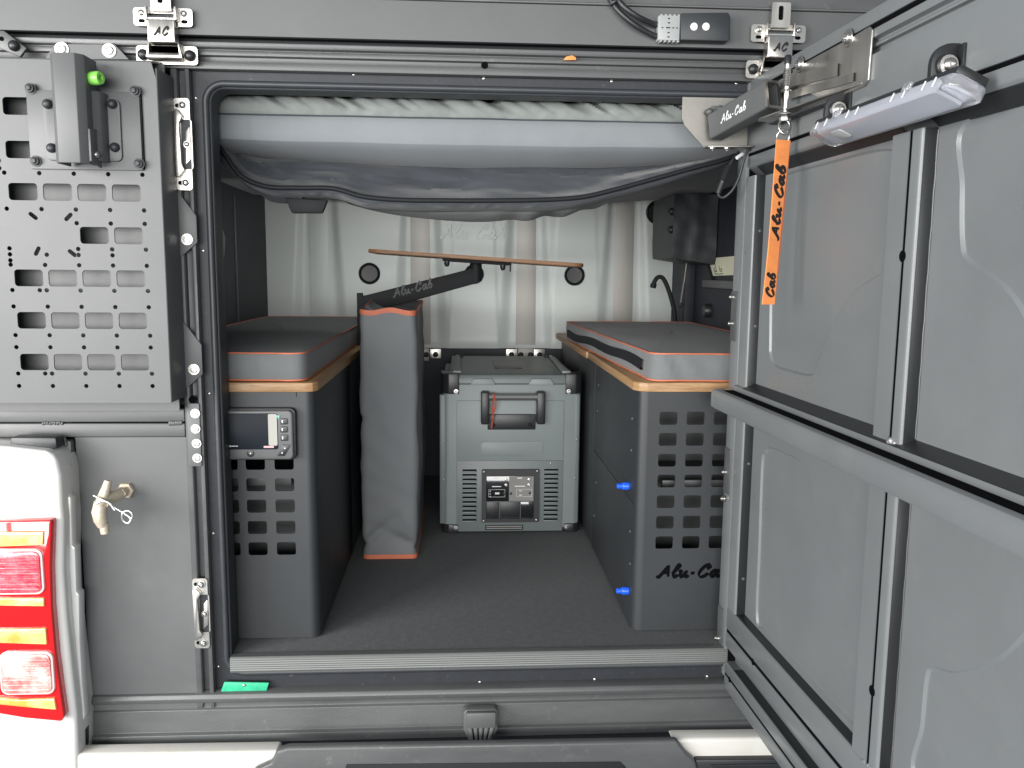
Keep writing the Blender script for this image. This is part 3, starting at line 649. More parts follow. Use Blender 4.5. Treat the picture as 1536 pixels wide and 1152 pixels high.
prism('number_plate_recess', [(-0.2201, -0.1737), (0.3148, -0.1831), (0.3257, -0.1947), (0.3269, -0.2375), (-0.2337, -0.2206)], 0.0505, 0.052, FT, 'black', tr, 0.0004)
prism('step_pad', [(0.4676, -0.1882), (0.7429, -0.1929), (0.7471, -0.2631), (0.4839, -0.2552)], 0.02, 0.045, FT, 'black_plastic', tr, 0.004)
for k in range(3): prism('step_rib', [(0.4980, -0.1977), (0.6602, -0.1993), (0.6689, -0.2068), (0.5066, -0.2066)] if k == 0 else [(u+0.02*k, v-0.013*k) for u, v in ((0.4980, -0.1977), (0.6602, -0.1993), (0.6689, -0.2068), (0.5066, -0.2066))], 0.045, 0.048, FT, 'black_plastic', tr, 0.001)
prism('under_shadow_sheet', rect(-0.74, 0.75, -0.32, -0.185), 0, 0.004, rear(0.0), 'coat_inside', tr)  # dark sheet standing in for the shadow behind the bumper

# ================================================================== bulkhead (cab-side moulded wall)
bk = thing('bulkhead_wall', 'pale grey moulded bulkhead wall with vertical ribs at the back', 'wall', (0.045, 1.5, 0.49))
CH = (-0.515, -0.147, 0.242, 0.605)
def bulk_y(x, z):
    t = (1.05-z)/0.55
    y = 1.478
    for c in CH:
        hw = 0.044+0.016*t
        d = abs(x-c)
        y += 0.016*(1-ss(hw, hw+0.026+0.022*t, d))
    for c in (0.047, 0.424):      # pillow in every bay, with a crisp fold line
        hw = 0.095-0.028*(1-t)
        y -= 0.0022*(1-ss(hw-0.003, hw+0.003, abs(x-c)))
    y -= 0.010*(1-ss(0.0, 0.02, z-0.492))
    return y
xs = [(-0.70+1.485*i/230) for i in range(231)]; zs = [0.489+0.76*j/44 for j in range(45)]
obj('panel', frombm(grid_mesh([[(x, bulk_y(x, z), z) for x in xs] for z in zs])), 'bulkhead', bk, 50)
for i, c in enumerate(CH):
    if i == 0:
        prism('strap', rect(c-0.034, c+0.034, 0.497, 1.24), 0, 0.003, rear(1.4925), 'bulkhead', bk, 0.0006)
    else:
        prism('strap', [(c-0.038, 0.486), (c+0.036, 0.486), (c+0.029, 1.24), (c-0.034, 1.24)], 0, 0.003, rear(1.4925 if i < 3 else 1.4920), 'strap_alu', bk, 0.0006)
for x, z, r in ((-0.332, 0.760, 0.039), (0.048, 0.761, 0.036), (0.418, 0.760, 0.038), (0.722, 0.992, 0.044)):
    lathe('grommet', [(r, -0.012), (r, 0.004), (r-0.004, 0.007), (r-0.009, 0.003), (r-0.010, 0.001), (0, 0.0)], (x, bulk_y(x, z)-0.001, z), (0, -1, 0), 'black_plastic', bk, 32)
lettering('embossed_lettering', 'Alu-Cab', lambda u, v, w: (-0.075+u, 1.4755-w, 0.890+v), 0.050, 'bulkhead', bk, 0.0075, 0.07, 0.04)
for c in (-0.147, 0.242):
    for dx in (-0.052, 0.052):
        pl = prism('foot_plate', rrect(c+dx-0.021, c+dx+0.021, 0.448, 0.484, 0.003), 0.001, 0.004, rear(1.499), 'steel', bk, 0.0006)
        bolt(bk, (c+dx*1.02, 1.494, 0.463), (0, -1, 0), 0.010, 'black_plastic', 'ball')
    prism('strap_foot', rect(c-0.028, c+0.028, 0.440, 0.4855), 0.002, 0.006, rear(1.499), 'strap_alu', bk, 0.0006)
    for dx in (-0.018, 0.018): bolt(bk, (c+dx, 1.492, 0.463), (0, -1, 0), 0.010, 'black_plastic', 'ball')

# ================================================================== cabinets
def front_holes(xc, zc, w=0.0195, h=0.0138): return [rrect(x-w, x+w, z-h, z+h, 0.005, 4) for x in xc for z in zc]
# --- left
YL = 0.074
cl_ = thing('storage_cabinet', 'left charcoal cabinet with vent holes, display and bamboo top', 'cabinet', (-0.5, 0.7, 0.0), 'storage cabinets along the sides')
hx = [(-0.4704, 0.3354)[0], (-0.4206, 0.3351)[0], (-0.3624, 0.3347)[0]]
hx[0] = (-0.4758, 0.3354)[0]
hz = [(-0.3978, 0.3742)[1], (-0.3989, 0.3349)[1], (-0.4003, 0.2897)[1], (-0.4016, 0.2442)[1], (-0.4030, 0.1984)[1]]
hz[0] = hz[1]+(hz[1]-hz[2])
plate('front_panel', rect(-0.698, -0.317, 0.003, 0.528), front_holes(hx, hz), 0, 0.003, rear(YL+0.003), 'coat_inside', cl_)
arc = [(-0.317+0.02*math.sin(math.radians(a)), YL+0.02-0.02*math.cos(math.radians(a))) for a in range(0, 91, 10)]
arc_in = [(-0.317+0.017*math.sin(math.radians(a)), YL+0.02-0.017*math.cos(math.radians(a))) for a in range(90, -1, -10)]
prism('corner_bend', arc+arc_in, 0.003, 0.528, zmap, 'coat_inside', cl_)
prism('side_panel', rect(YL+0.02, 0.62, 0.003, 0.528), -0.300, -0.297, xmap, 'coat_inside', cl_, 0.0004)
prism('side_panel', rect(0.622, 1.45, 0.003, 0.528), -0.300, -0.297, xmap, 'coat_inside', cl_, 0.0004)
box('inner_shelf', (-0.69, -0.32), (0.10, 1.0), (0.345, 0.350), 'coat_inside', cl_, 0)
box('inner_bracket', (-0.50, -0.36), (0.13, 0.14), (0.318, 0.344), 'coat_rail', cl_, 0.001)
box('inner_back', (-0.69, -0.302), (0.19, 0.20), (0.003, 0.344), 'coat_rail', cl_, 0)
wt = [(-0.698, 0.066), (-0.318, 0.066), (-0.300, 0.072), (-0.292, 0.086), (-0.290, 1.45), (-0.698, 1.45)]
prism('worktop', wt, 0.5285, 0.5475, zmap, 'bamboo', cl_, 0.002)
box('panel_notch', (-0.3345, -0.3335), (YL-0.0005, YL), (0.517, 0.528), 'void', cl_, 0)
# --- right
YR = 0.080
cr = thing('storage_cabinet', 'right charcoal cabinet with script lettering, vent holes and bamboo top', 'cabinet', (0.58, 0.7, 0.0), 'storage cabinets along the sides')
hx = [(0.4361, 0.3816)[0], (0.4942, 0.3814)[0]]; dxr = hx[1]-hx[0]; hx += [hx[1]+dxr, hx[1]+2*dxr]
hz = [(0.4608, 0.4713)[1], (0.4706, 0.2005)[1]]; hz = [hz[0]+(hz[1]-hz[0])*k/6 for k in range(7)]
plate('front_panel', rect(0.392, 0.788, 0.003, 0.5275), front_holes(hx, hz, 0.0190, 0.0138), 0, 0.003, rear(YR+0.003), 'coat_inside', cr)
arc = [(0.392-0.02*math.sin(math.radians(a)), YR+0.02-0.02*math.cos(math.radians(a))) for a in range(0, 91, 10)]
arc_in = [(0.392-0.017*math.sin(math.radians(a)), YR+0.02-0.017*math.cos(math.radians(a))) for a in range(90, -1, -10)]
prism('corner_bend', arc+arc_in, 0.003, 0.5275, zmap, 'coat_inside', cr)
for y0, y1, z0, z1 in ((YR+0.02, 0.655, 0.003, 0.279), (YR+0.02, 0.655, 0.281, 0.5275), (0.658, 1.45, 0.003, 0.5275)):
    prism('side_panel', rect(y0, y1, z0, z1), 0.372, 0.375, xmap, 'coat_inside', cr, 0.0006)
for yy, zz in ((0.14, 0.46), (0.14, 0.39), (0.13, 0.21), (0.12, 0.14), (0.60, 0.47), (0.60, 0.40), (0.60, 0.2), (0.62, 0.1)):
    bolt(cr, (0.372, yy, zz), (-1, 0, 0), 0.0035, 'coat_rail', 'rivet', 'rivet')
box('inner_shelf', (0.39, 0.785), (0.10, 1.0), (0.348, 0.353), 'coat_inside', cr, 0)
bxz = (0.5110, 0.3026)[1]
box('inner_bracket', (0.44, 0.70), (0.13, 0.14), (bxz, bxz+0.022), 'coat_rail', cr, 0.001)
box('inner_back', (0.376, 0.785), (0.20, 0.21), (0.003, 0.527), 'coat_rail', cr, 0)
la, lb = (0.4223, 0.1230), (0.5646, 0.1496)
lettering('cut_out_lettering', 'Alu-Cab', lambda u, v, w: (la[0]+u*1.24, YR-w, la[1]+v), 0.0275, 'void', cr, 0.0004, 0.135, 0.055)
prism('worktop', [(0.363, 0.10), (0.372, 0.082), (0.388, 0.072), (0.788, 0.072), (0.788, 0.74), (0.363, 0.74)], 0.5282, 0.5475, zmap, 'bamboo', cr, 0.002)
prism('worktop', [(0.358, 0.745), (0.788, 0.745), (0.788, 1.45), (0.350, 1.45)], 0.5282, 0.5475, zmap, 'bamboo', cr, 0.002)
for q, lab in (((0.3720, 0.1525, 0.3067), 'upper blue hose connector on the side of the right cabinet'), ((0.3720, 0.1275, 0.0750), 'lower blue hose connector on the side of the right cabinet')):
    t = thing('hose_connector', lab, 'connector', (0.372, q[1], q[2]), 'blue connectors on the right cabinet')
    lathe('collar', [(0.0075, 0), (0.0085, 0.001), (0.0085, 0.014), (0.0075, 0.016), (0.006, 0.017), (0.006, 0.02), (0, 0.02)], (0.372, q[1], q[2]), (-1, 0, 0), 'blue', t)
    lathe('tip', [(0.0062, 0.018), (0.0062, 0.026), (0.004, 0.028), (0, 0.028)], (0.372, q[1], q[2]), (-1, 0, 0), 'blue', t)

# battery monitor on the left cabinet
bmn = thing('battery_monitor', 'grey battery monitor with dark screen and side buttons on the left cabinet', 'monitor', (-0.40, YL, 0.45))
FM = rear(YL)
def mp(*q): return [q_ for q_ in q]
q0 = (-0.3300, 0.4971); q1 = (-0.3367, 0.3897)
prism('bezel', rrect(-0.540, q0[0]-0.004, q1[1], q0[1], 0.012), 0, 0.014, FM, 'black_plastic', bmn, 0.003)
prism('housing', rrect(-0.536, q0[0]-0.008, q1[1]+0.003, q0[1]-0.003, 0.010), 0.012, 0.024, FM, 'coat', bmn, 0.004, 3)
s0, s1 = (-0.3680, 0.4879), (-0.3700, 0.4142)
prism('screen', rrect(-0.525, s0[0], s1[1], s0[1], 0.004), 0.022, 0.0255, FM, 'screen', bmn, 0.0008)
s2 = (-0.3865, 0.4866)
prism('screen_sheet', rrect(s2[0], s0[0]-0.001, s1[1]+0.008, s0[1]-0.001, 0.003), 0.0256, 0.0259, FM, 'screen_sheet', bmn)
p0 = (-0.3964, 0.4198)
prism('pink_line', rect(p0[0], p0[0]+0.020, p0[1]-0.002, p0[1]+0.002), 0.0262, 0.0264, FM, 'pink_print', bmn)
g0 = (-0.3669, 0.4811)
prism('teal_tab', [(g0[0]-0.004, g0[1]+0.003), (g0[0]+0.004, g0[1]+0.003), (g0[0]+0.002, g0[1]-0.005)], 0.0245, 0.0262, FM, 'teal', bmn)
for q in ((-0.3552, 0.4716), (-0.3557, 0.4552), (-0.3554, 0.4381)):
    k = prism('button', rrect(q[0]-0.0075, q[0]+0.0075, q[1]-0.0063, q[1]+0.0063, 0.002), 0.023, 0.0262, FM, 'black_plastic', bmn, 0.001)
    prism('symbol', [(q[0]-0.004, q[1]-0.0028), (q[0]-0.0015, q[1]-0.0028), (q[0]-0.0022, q[1]), (q[0]-0.0015, q[1]+0.0028), (q[0]-0.004, q[1]+0.0028)], 0.0263, 0.0266, FM, 'white_print', k)
k = prism('rocker_button', [(-0.3704, 0.4004), (-0.3591, 0.4237), (-0.3432, 0.4237), (-0.3558, 0.4004)], 0.023, 0.0262, FM, 'black_plastic', bmn, 0.001)
for q in ((-0.3547, 0.4169), (-0.3603, 0.4073)): prism('symbol', circle(q[0], q[1], 0.0014, 8), 0.0263, 0.0266, FM, 'white_print', k)
q = (-0.4233, 0.4061)
k = prism('power_button', circle(q[0], q[1], 0.0075, 18), 0.023, 0.0258, FM, 'black_plastic', bmn, 0.001)
prism('symbol', circle(q[0], q[1], 0.0016, 8), 0.0259, 0.0262, FM, 'white_print', k)
q = (-0.4703, 0.4214)
for i, (dx, wd, hh) in enumerate(((0, 0.003, .0016), (0.0036, 0.002, .0016), (0.0062, 0.0024, .003), (0.0092, 0.001, .0026), (0.0108, 0.0022, .0018), (0.0136, 0.001, .0026), (0.0152, 0.0024, .0018), (0.0182, 0.0022, .0018), (0.021, 0.0018, .0018))):
    prism('logo_stroke', rect(q[0]+dx, q[0]+dx+wd, q[1]-hh/2, q[1]+hh/2), 0.0257, 0.026, FM, 'white_print', bmn)

# ================================================================== seat cushions
def cushion(name, label, corners, z0, z1, mat_top, front_wr):
    """corners: FL, FR, BR, BL in plan"""
    t = thing(name, label, 'cushion', (sum(c[0] for c in corners)/4, sum(c[1] for c in corners)/4, z0), 'grey box cushions with orange piping')
    FLc, FRc, BRc, BLc = [Vector(c) for c in corners]
    n = 14
    def loop(inset):
        per = []; cs = [FLc, FRc, BRc, BLc]; ctr = (FLc+FRc+BRc+BLc)/4; m_ = []
        for i in range(4):
            a, b, c = cs[i-1], cs[i], cs[(i+1) % 4]
            d1 = (a-b).normalized(); d2 = (c-b).normalized(); r = 0.030
            bb = b + (d1+d2)*inset
            m_.append((bb+d1*r, bb, bb+d2*r))
        for i in range(4):
            p, q, s = m_[i]
            for k in range(5):
                tt = k/4; per.append(p*(1-tt)**2+q*2*tt*(1-tt)+s*tt*tt)
            nx = m_[(i+1) % 4][0]
            for k in range(1, 24): per.append(s+(nx-s)*k/24)
        return per
    H = z1-z0
    def wr(p, zf):
        a = nz(p.x*26, p.y*26, 3.1+zf*3)*0.0022 + nz(p.x*70, p.y*60, zf*9)*0.0009
        b = front_wr*math.sin(p.x*115+zf*5+3*nz(p.x*9, 0, 1))*0.0055*max(0.0, nz(p.x*7, p.y*7, 5)+0.45)*math.sin(math.pi*zf)
        return a+b
    rows = []
    ctr = (FLc+FRc+BRc+BLc)/4
    base = loop(0)
    for zf, bul in ((0, -0.0), (0.1, 0.002), (0.3, 0.004), (0.5, 0.005), (0.7, 0.004), (0.9, 0.002), (1.0, 0.0)):
        row = []
        for p in base:
            dirv = (p-ctr).normalized(); pp = p+dirv*(bul+wr(p, zf)*(1 if 0 < zf < 1 else 0.3)); row.append((pp.x, pp.y, z0+H*zf))
        rows.append(row)
    side = obj('side_band', frombm(grid_mesh(rows, True)), 'cushion_side', t, 60)
    rows = []
    for k, s_ in enumerate((1.0, 0.985, 0.95, 0.88, 0.75, 0.55, 0.3, 0.02)):
        row = []
        for p in base:
            q = ctr+(p-ctr)*s_; row.append((q.x, q.y, z1+0.006*(1-s_**6)+0.0025*nz(q.x*14, q.y*14, 1)*(1-s_)*3*0.5))
        rows.append(row)
    obj('top_cover', frombm(grid_mesh(rows, True)), mat_top, t, 60)
    for nm, z in (('piping', z1), ('piping', z0+0.001)):
        tube(nm, [(p.x+(p-ctr).normalized().x*0.0015, p.y+(p-ctr).normalized().y*0.0015, z+0.001*nz(p.x*20, p.y*20)) for p in base], 0.0018, 'orange', t, 6, True)
    return t
cushion('seat_cushion', 'grey box cushion with orange piping on the left cabinet', [(-0.69, 0.082), (-0.316, 0.082), (-0.318, 1.40), (-0.69, 1.40)], 0.550, 0.606, 'cushion', 0.3)
cc = cushion('seat_cushion', 'grey box cushion with orange piping and black zip on the right cabinet', [(0.399, 0.086), (0.775, 0.086), (0.775, 1.18), (0.352, 1.18)], 0.5495, 0.607, 'cushion', 1.0)
zr = []
for k in range(25):
    t_ = k/24; y_ = 0.145+0.95*t_; x_ = 0.399-0.047*(y_-0.086)/1.094
    zc_ = 0.577+0.003*math.sin(t_*13)+0.004*math.sin(t_*5)
    zr.append((x_, y_, zc_))
rows = [[(x-0.0092, y, z-0.011) for x, y, z in zr], [(x-0.0102, y, z) for x, y, z in zr], [(x-0.0092, y, z+0.011) for x, y, z in zr], [(x+0.004, y, z+0.009) for x, y, z in zr], [(x+0.004, y, z-0.009) for x, y, z in zr], [(x-0.0092, y, z-0.011) for x, y, z in zr]]
obj('zip_flap', frombm(grid_mesh(rows)), 'black', cc, 60)

# ================================================================== tall bag
bgT = thing('upright_bag', 'tall dark grey fabric bag with orange trim standing upright on the mat', 'bag', (-0.19, 0.8, 0.0))
bx0, bx1, by0, by1, bz1 = -0.262, -0.119, 0.568, 1.03, 0.672
def bag_ring(zf, extra=0.0, z=None):
    out = []
    z_ = zf*bz1 if z is None else z
    sag = math.sin(math.pi*min(1, max(0, zf)))
    for u, v in rrect(bx0, bx1, by0, by1, 0.010, 4):
        pass
    pts = []
    base = rrect(bx0-0.004*sag, bx1+0.006*sag, by0-0.004*sag, by1-0.03*ss(0.3, 1.0, zf), 0.012, 4)
    # densify the long runs
    N = len(base)
    for i in range(N):
        a, b = Vector(base[i]), Vector(base[(i+1) % N]); L = (b-a).length; k = max(1, int(L/0.009))
        for j in range(k): pts.append(a+(b-a)*j/k)
    return pts, z_
def bag_disp(p, z):
    x, y = p
    env = ss(0, 0.05, z)*ss(0, 0.04, bz1-z)
    d = 0.006*nz(x*9, y*9, z*6+2)+0.0032*nz(x*24+z*9, y*24, z*17)
    # creases running in from the lower corners and one dimple half-way up
    if y < by0+0.03:
        d -= 0.010*math.exp(-((z-0.04-0.9*(x-bx0))/0.012)**2)*ss(0.16, 0.05, z)
        d -= 0.010*math.exp(-((z-0.03-0.55*(bx1-x))/0.010)**2)*ss(0.12, 0.04, z)
        d -= 0.008*math.exp(-(((z-0.385)-0.7*(x-bx0))/0.006)**2-((x-bx0)/0.02)**2)
        d -= 0.004*math.exp(-(((z-0.20)+0.4*(x-bx0-0.06))/0.016)**2)*0.5
    return d*env
nref = None
rows = []
NR = 64
per_n = len(bag_ring(0.5)[0])
def bag_fixed(zf, z=None):
    """same number of points on every ring"""
    pts, z_ = bag_ring(zf, z=z)
    L = [0.0]
    for a, b in zip(pts, pts[1:]+pts[:1]): L.append(L[-1]+(b-a).length)
    tot = L[-1]; out = []; j = 0
    for k in range(132):
        s = tot*k/132
        while L[j+1] < s: j += 1
        a, b = pts[j], pts[(j+1) % len(pts)]
        out.append(a+(b-a)*((s-L[j])/(L[j+1]-L[j]+1e-9)))
    return out, z_
cen = Vector(((bx0+bx1)/2, (by0+by1)/2))
for j in range(NR+1):
    zf = j/NR; pts, z = bag_fixed(zf); row = []
    for i, p in enumerate(pts):
        a, b = pts[i-1], pts[(i+1) % len(pts)]; tdir = (b-a).normalized(); nn = Vector((tdir.y, -tdir.x))
        q = p+nn*bag_disp(p, z); zz = z + (0.012*ss(by0+0.05, by1-0.1, p.y)*ss(0.9, 1, zf)) + (0.004*math.sin(p.x*60)*ss(0.95, 1, zf))
        row.append((q.x, q.y, max(0.004, zz)))
    rows.append(row)
bagm = obj('bag_body', frombm(grid_mesh(rows, True)), 'bag_cloth', bgT, 70)
toprow = rows[-1]
rr = [[(cen.x+(p[0]-cen.x)*s, cen.y+(p[1]-cen.y)*s, p[2]-d) for p in toprow] for s, d in ((1, 0), (0.9, 0.010), (0.6, 0.020), (0.02, 0.022))]
obj('top_flap', frombm(grid_mesh(rr, True)), 'bag_cloth', bgT, 70)
def band(name, z0, z1, zf, off=0.0018):
    lo, _ = bag_fixed(zf, z0); rws = []
    for z, o in ((z0, 0.0), (z0, off), ((z0+z1)/2, off*1.3), (z1, off), (z1, 0.0)):
        row = []
        for i, p in enumerate(lo):
            a, b = lo[i-1], lo[(i+1) % len(lo)]; td = (b-a).normalized(); nn = Vector((td.y, -td.x))
            q = p+nn*o; zz = z
            if zf > 0.9: zz += 0.012*ss(by0+0.05, by1-0.1, p.y)+0.004*math.sin(p.x*60)
            row.append((q.x, q.y, zz))
        rws.append(row)
    return obj(name, frombm(grid_mesh(rws, True)), 'orange', bgT, 70)
band('bottom_trim', 0.0005, 0.0125, 0.0); band('top_trim', bz1-0.011, bz1+0.002, 1.0)

# ================================================================== swing table behind the bag
sw = thing('swing_table', 'thin bamboo swing table on a black bracket arm behind the bag', 'table', (-0.31, 0.92, 0.55))
def tilt(u, v, w): return (0.045+u*math.cos(-0.058)-w*math.sin(-0.058), v, 0.810+u*math.sin(-0.058)+w*math.cos(-0.058))
prism('table_top', rrect(-0.307, 0.307, 0.76, 1.10, 0.03, 6), -0.0055, 0.0055, tilt, 'bamboo_dark', sw, 0.0015)
prism('top_bracket', rect(-0.098, 0.100, 0.83, 1.02), -0.0135, -0.006, tilt, 'black', sw, 0.001)
for u in (-0.085, 0.078): lathe('bracket_knob', [(0.008, 0), (0.008, 0.010), (0.005, 0.016), (0, 0.017)], tilt(u, 0.84, -0.013), (0, 0, -1), 'black_plastic', sw)
prism('bracket_hook', rect(0.098, 0.102, 0.825, 0.835), -0.032, -0.006, tilt, 'black', sw, 0.0005)
arm = prism('arm', [(-0.3089, 0.6962), (-0.2852, 0.6984), (0.0231, 0.7782), (0.0490, 0.7823), (0.0532, 0.7387), (0.0252, 0.7305), (-0.1326, 0.6855), (-0.2819, 0.6447), (-0.3097, 0.6445)], 0, 0.012, rear(0.925), 'black', sw, 0.0015)
al, ar = (-0.2021, 0.6930), (-0.0946, 0.7216)
aa = math.atan2(ar[1]-al[1], ar[0]-al[0])
lettering('cut_out_lettering', 'Alu-Cab', lambda u, v, w: (al[0]+u*math.cos(aa)-v*math.sin(aa), 0.9125-w, al[1]+u*math.sin(aa)+v*math.cos(aa)), 0.0265, 'coat_inside', arm, 0.0004, 0.09, 0.04)
box('post', (-0.311, -0.294), (0.912, 0.935), (0.53, 0.705), 'black', sw, 0.002)
lathe('pivot', [(0.018, -0.03), (0.018, 0.03), (0.014, 0.034), (0, 0.034)], (0.045, 0.93, 0.772), (0, 0, 1), 'black', sw)

# ================================================================== fridge
YF = 0.79
fr = thing('portable_fridge', 'grey portable fridge box with black corners and carry handle', 'fridge', (0.15, 1.05, 0.0))
FF = rear(YF)
fx0, fx1 = -0.054, 0.355
def K(u, v): return (-0.12174 + 0.00052869*u + 0.00000000*v, 0.57769 + -0.00053772*v)
fb = prism('body', [(fx0+0.020, YF), (fx1-0.020, YF), (fx1-0.006, YF+0.006), (fx1, YF+0.022), (fx1, 1.33), (fx0, 1.33), (fx0, YF+0.022), (fx0+0.006, YF+0.006)], 0.014, 0.447, zmap, 'fridge', fr, 0.003)
def strip(a, b, c, d, w0, w1, m, nm, bev=0.001, par=None):
    (x0, z1), (x1, z0) = a, c
    return None
def R4(u0, u1, v0, v1):   # zoomed fridge picture units -> rear plane
    a = K(u0, v0); b = K(u1, v1); return (a[0], b[0], b[1], a[1])
def fpart(nm, u0, u1, v0, v1, w0, w1, m, bev=0.001, rad=None, par=None):
    x0, x1, z0, z1 = R4(u0, u1, v0, v1)
    poly = rrect(x0, x1, z0, z1, rad) if rad else rect(x0, x1, z0, z1)
    return prism(nm, poly, w0, w1, FF, m, par or fr, bev)
# side pillars a shade darker
for u0, u1 in ((113, 150), (858, 893)):
    x0, x1, z0, z1 = R4(u0, u1, 300, 1022)
    prism('side_pillar', rect(x0, x1, z0, z1), -0.020, -0.001 if u0 < 500 else -0.001, FF, 'fridge_dark', fr, 0.003)
for u, v in ((135, 552), (135, 770), (876, 548), (872, 765)):
    q = K(u, v); bolt(fr, (q[0], YF-0.0005, q[1]), (0, -1, 0), 0.0028, 'bolt_steel', 'rivet', 'screw')
fpart('upper_panel', 207, 803, 332, 660, 0.0, 0.004, 'fridge', 0.0015)
x0, x1, z0, z1 = R4(340, 690, 560, 636)
prism('panel_emboss', rrect(x0, x1, z0, z1, 0.012), 0.004, 0.0058, FF, 'fridge', fr, 0.0012)
fpart('lower_panel', 207, 803, 665, 1065, 0.0, 0.0035, 'fridge_dark', 0.0012)
for u, v in ((280, 683), (507, 682), (732, 680)):
    q = K(u, v); bolt(fr, (q[0], YF-0.0035, q[1]), (0, -1, 0), 0.0028, 'bolt_steel', 'rivet', 'screw')
for u0, u1, sgn in ((236, 322, 1), (694, 780, -1)):
    for k in range(12):
        v = 718+k*25.5
        x0, x1, z0, z1 = R4(u0, u1, v-5, v+11)
        prism('vent_slot', rect(x0+0.002, x1-0.002, z0+0.003, z1), 0.0034, 0.0038, FF, 'void', fr)
        prism('vent_louvre', [(x0, z0), (x1, z0), (x1-0.003, z0+0.0042), (x0+0.003, z0+0.0042)], 0.0036, 0.0075, FF, 'fridge_dark', fr, 0.0010)
# control box
cbx = plate('control_frame', rrect(*[R4(347, 670, 712, 1010)[i] for i in (0, 1, 2, 3)], 0.004), [rect(*R4(372, 641, 750, 990))], 0.0036, 0.012, FF, 'black_plastic', fr)
for u, v in ((358, 723), (657, 721), (358, 1001), (655, 998)):
    q = K(u, v); bolt(cbx, (q[0], YF-0.012, q[1]), (0, -1, 0), 0.0042, 'bolt_steel', 'rivet', 'screw')
fpart('control_panel', 373, 640, 751, 893, 0.0037, 0.0075, 'gloss_black', 0.0004, par=cbx)
fpart('printed_area', 500, 638, 753, 891, 0.0076, 0.0078, 'grey_print', 0, par=cbx)
for u, v in ((483, 770), (483, 800), (612, 770), (612, 800)):
    q = K(u, v); lathe('socket', [(0.0045, 0), (0.0045, 0.003), (0.003, 0.0035), (0.0025, 0.001), (0, 0.001)], (q[0], YF-0.0078, q[1]), (0, -1, 0), 'bolt_steel', cbx, 12)
for u, v in ((475, 848), (510, 848), (617, 845)):
    q = K(u, v); lathe('button', [(0.004, 0), (0.004, 0.002), (0.003, 0.0026), (0, 0.0026)], (q[0], YF-0.0078, q[1]), (0, -1, 0), 'black_plastic', cbx, 12)
for u0, u1, v0, v1 in ((415, 443, 759, 765), (545, 573, 758, 764), (405, 455, 806, 811), (532, 590, 805, 810), (422, 446, 842, 852), (556, 574, 832, 836), (556, 574, 856, 860), (392, 398, 832, 836), (392, 398, 848, 852), (392, 398, 862, 866)):
    fpart('print_mark', u0, u1, v0, v1, 0.0079, 0.0081, 'white_print', 0, par=cbx)
for u0, u1, v0, v1 in ((386, 478, 825, 868), (541, 628, 824, 867)):
    x0, x1, z0, z1 = R4(u0, u1, v0, v1)
    plate('print_outline', rect(x0, x1, z0, z1), [rect(x0+0.0007, x1-0.0007, z0+0.0007, z1-0.0007)], 0.0079, 0.0081, FF, 'white_print', cbx)
for u0, u1 in ((373, 446), (449, 564), (567, 640)):
    fpart('storage_tray', u0, u1, 898, 989, 0.0036, 0.0052 if u0 != 449 else 0.0044, 'gloss_black' if u0 == 567 else 'black_plastic', 0.0005, par=cbx)
nb = fpart('base_label', 368, 582, 1029, 1057, 0.0036, 0.0046, 'black', 0.0002)
for v in (1034, 1045): fpart('label_line', 374, 576, v, v+6, 0.0047, 0.0049, 'grey_print', 0, par=nb)
# lid: front lip, sloped deck
lb_, lt = 0.448, 0.474
lid_f = prism('lid', [(YF-0.002, lb_), (YF+0.004, lt), (YF+0.05, lt+0.002), (1.32, lt+0.002), (1.33, lb_)], fx0+0.022, fx1-0.022, xmap, 'fridge_dark', fr, 0.003)
for u0, u1, u2, u3 in ((280, 298, 402, 422), (600, 622, 724, 747)):
    a, b, c, d = K(u0, 246), K(u1, 212), K(u2, 212), K(u3, 246)
    prism('lid_catch', [a, b, c, d], 0.001, 0.007, FF, 'fridge', lid_f, 0.0012)
for xa in (fx0+0.030, fx1-0.056):
    prism('lid_rib', [(xa, YF+0.03), (xa+0.026, YF+0.03), (xa+0.020, 1.30), (xa+0.006, 1.30)], lt+0.001, lt+0.009, zmap, 'fridge', lid_f, 0.003)
prism('lid_badge', rrect(0.105, 0.190, 0.93, 1.16, 0.01), lt+0.0015, lt+0.0045, zmap, 'black_plastic', lid_f, 0.001)
for xa in (0.0, 0.30): lathe('hinge_knob', [(0.008, 0), (0.008, 0.008), (0.004, 0.012), (0, 0.012)], (xa, 1.29, lt+0.002), (0, 0, 1), 'black_plastic', lid_f)
# black corner guards
for xa, s in ((fx0, 1), (fx1, -1)):
    for z0, z1, nm in ((0.4185, 0.478, 'top'), (0.0, 0.027, 'bottom')):
        w = 0.049 if nm == 'top' else 0.047
        pts = [(xa+s*w, YF-0.006), (xa+s*0.018, YF-0.006), (xa+s*0.003, YF+0.006), (xa-s*0.004, YF+0.024), (xa-s*0.004, YF+0.075), (xa+s*0.004, YF+0.075), (xa+s*w, YF+0.010)]
        prism('corner_guard', pts, z0, z1, zmap, 'black_plastic', fr, 0.003)
        bolt(fr, (xa+s*0.040, YF-0.006, z0+0.008 if nm == 'top' else z1-0.010), (0, -1, 0), 0.0042, 'bolt_steel', 'dome', 'screw')
prism('base_rail', rect(fx0+0.045, fx1-0.045, 0.002, 0.0145), -0.01, -0.001, FF, 'black_plastic', fr, 0.002)
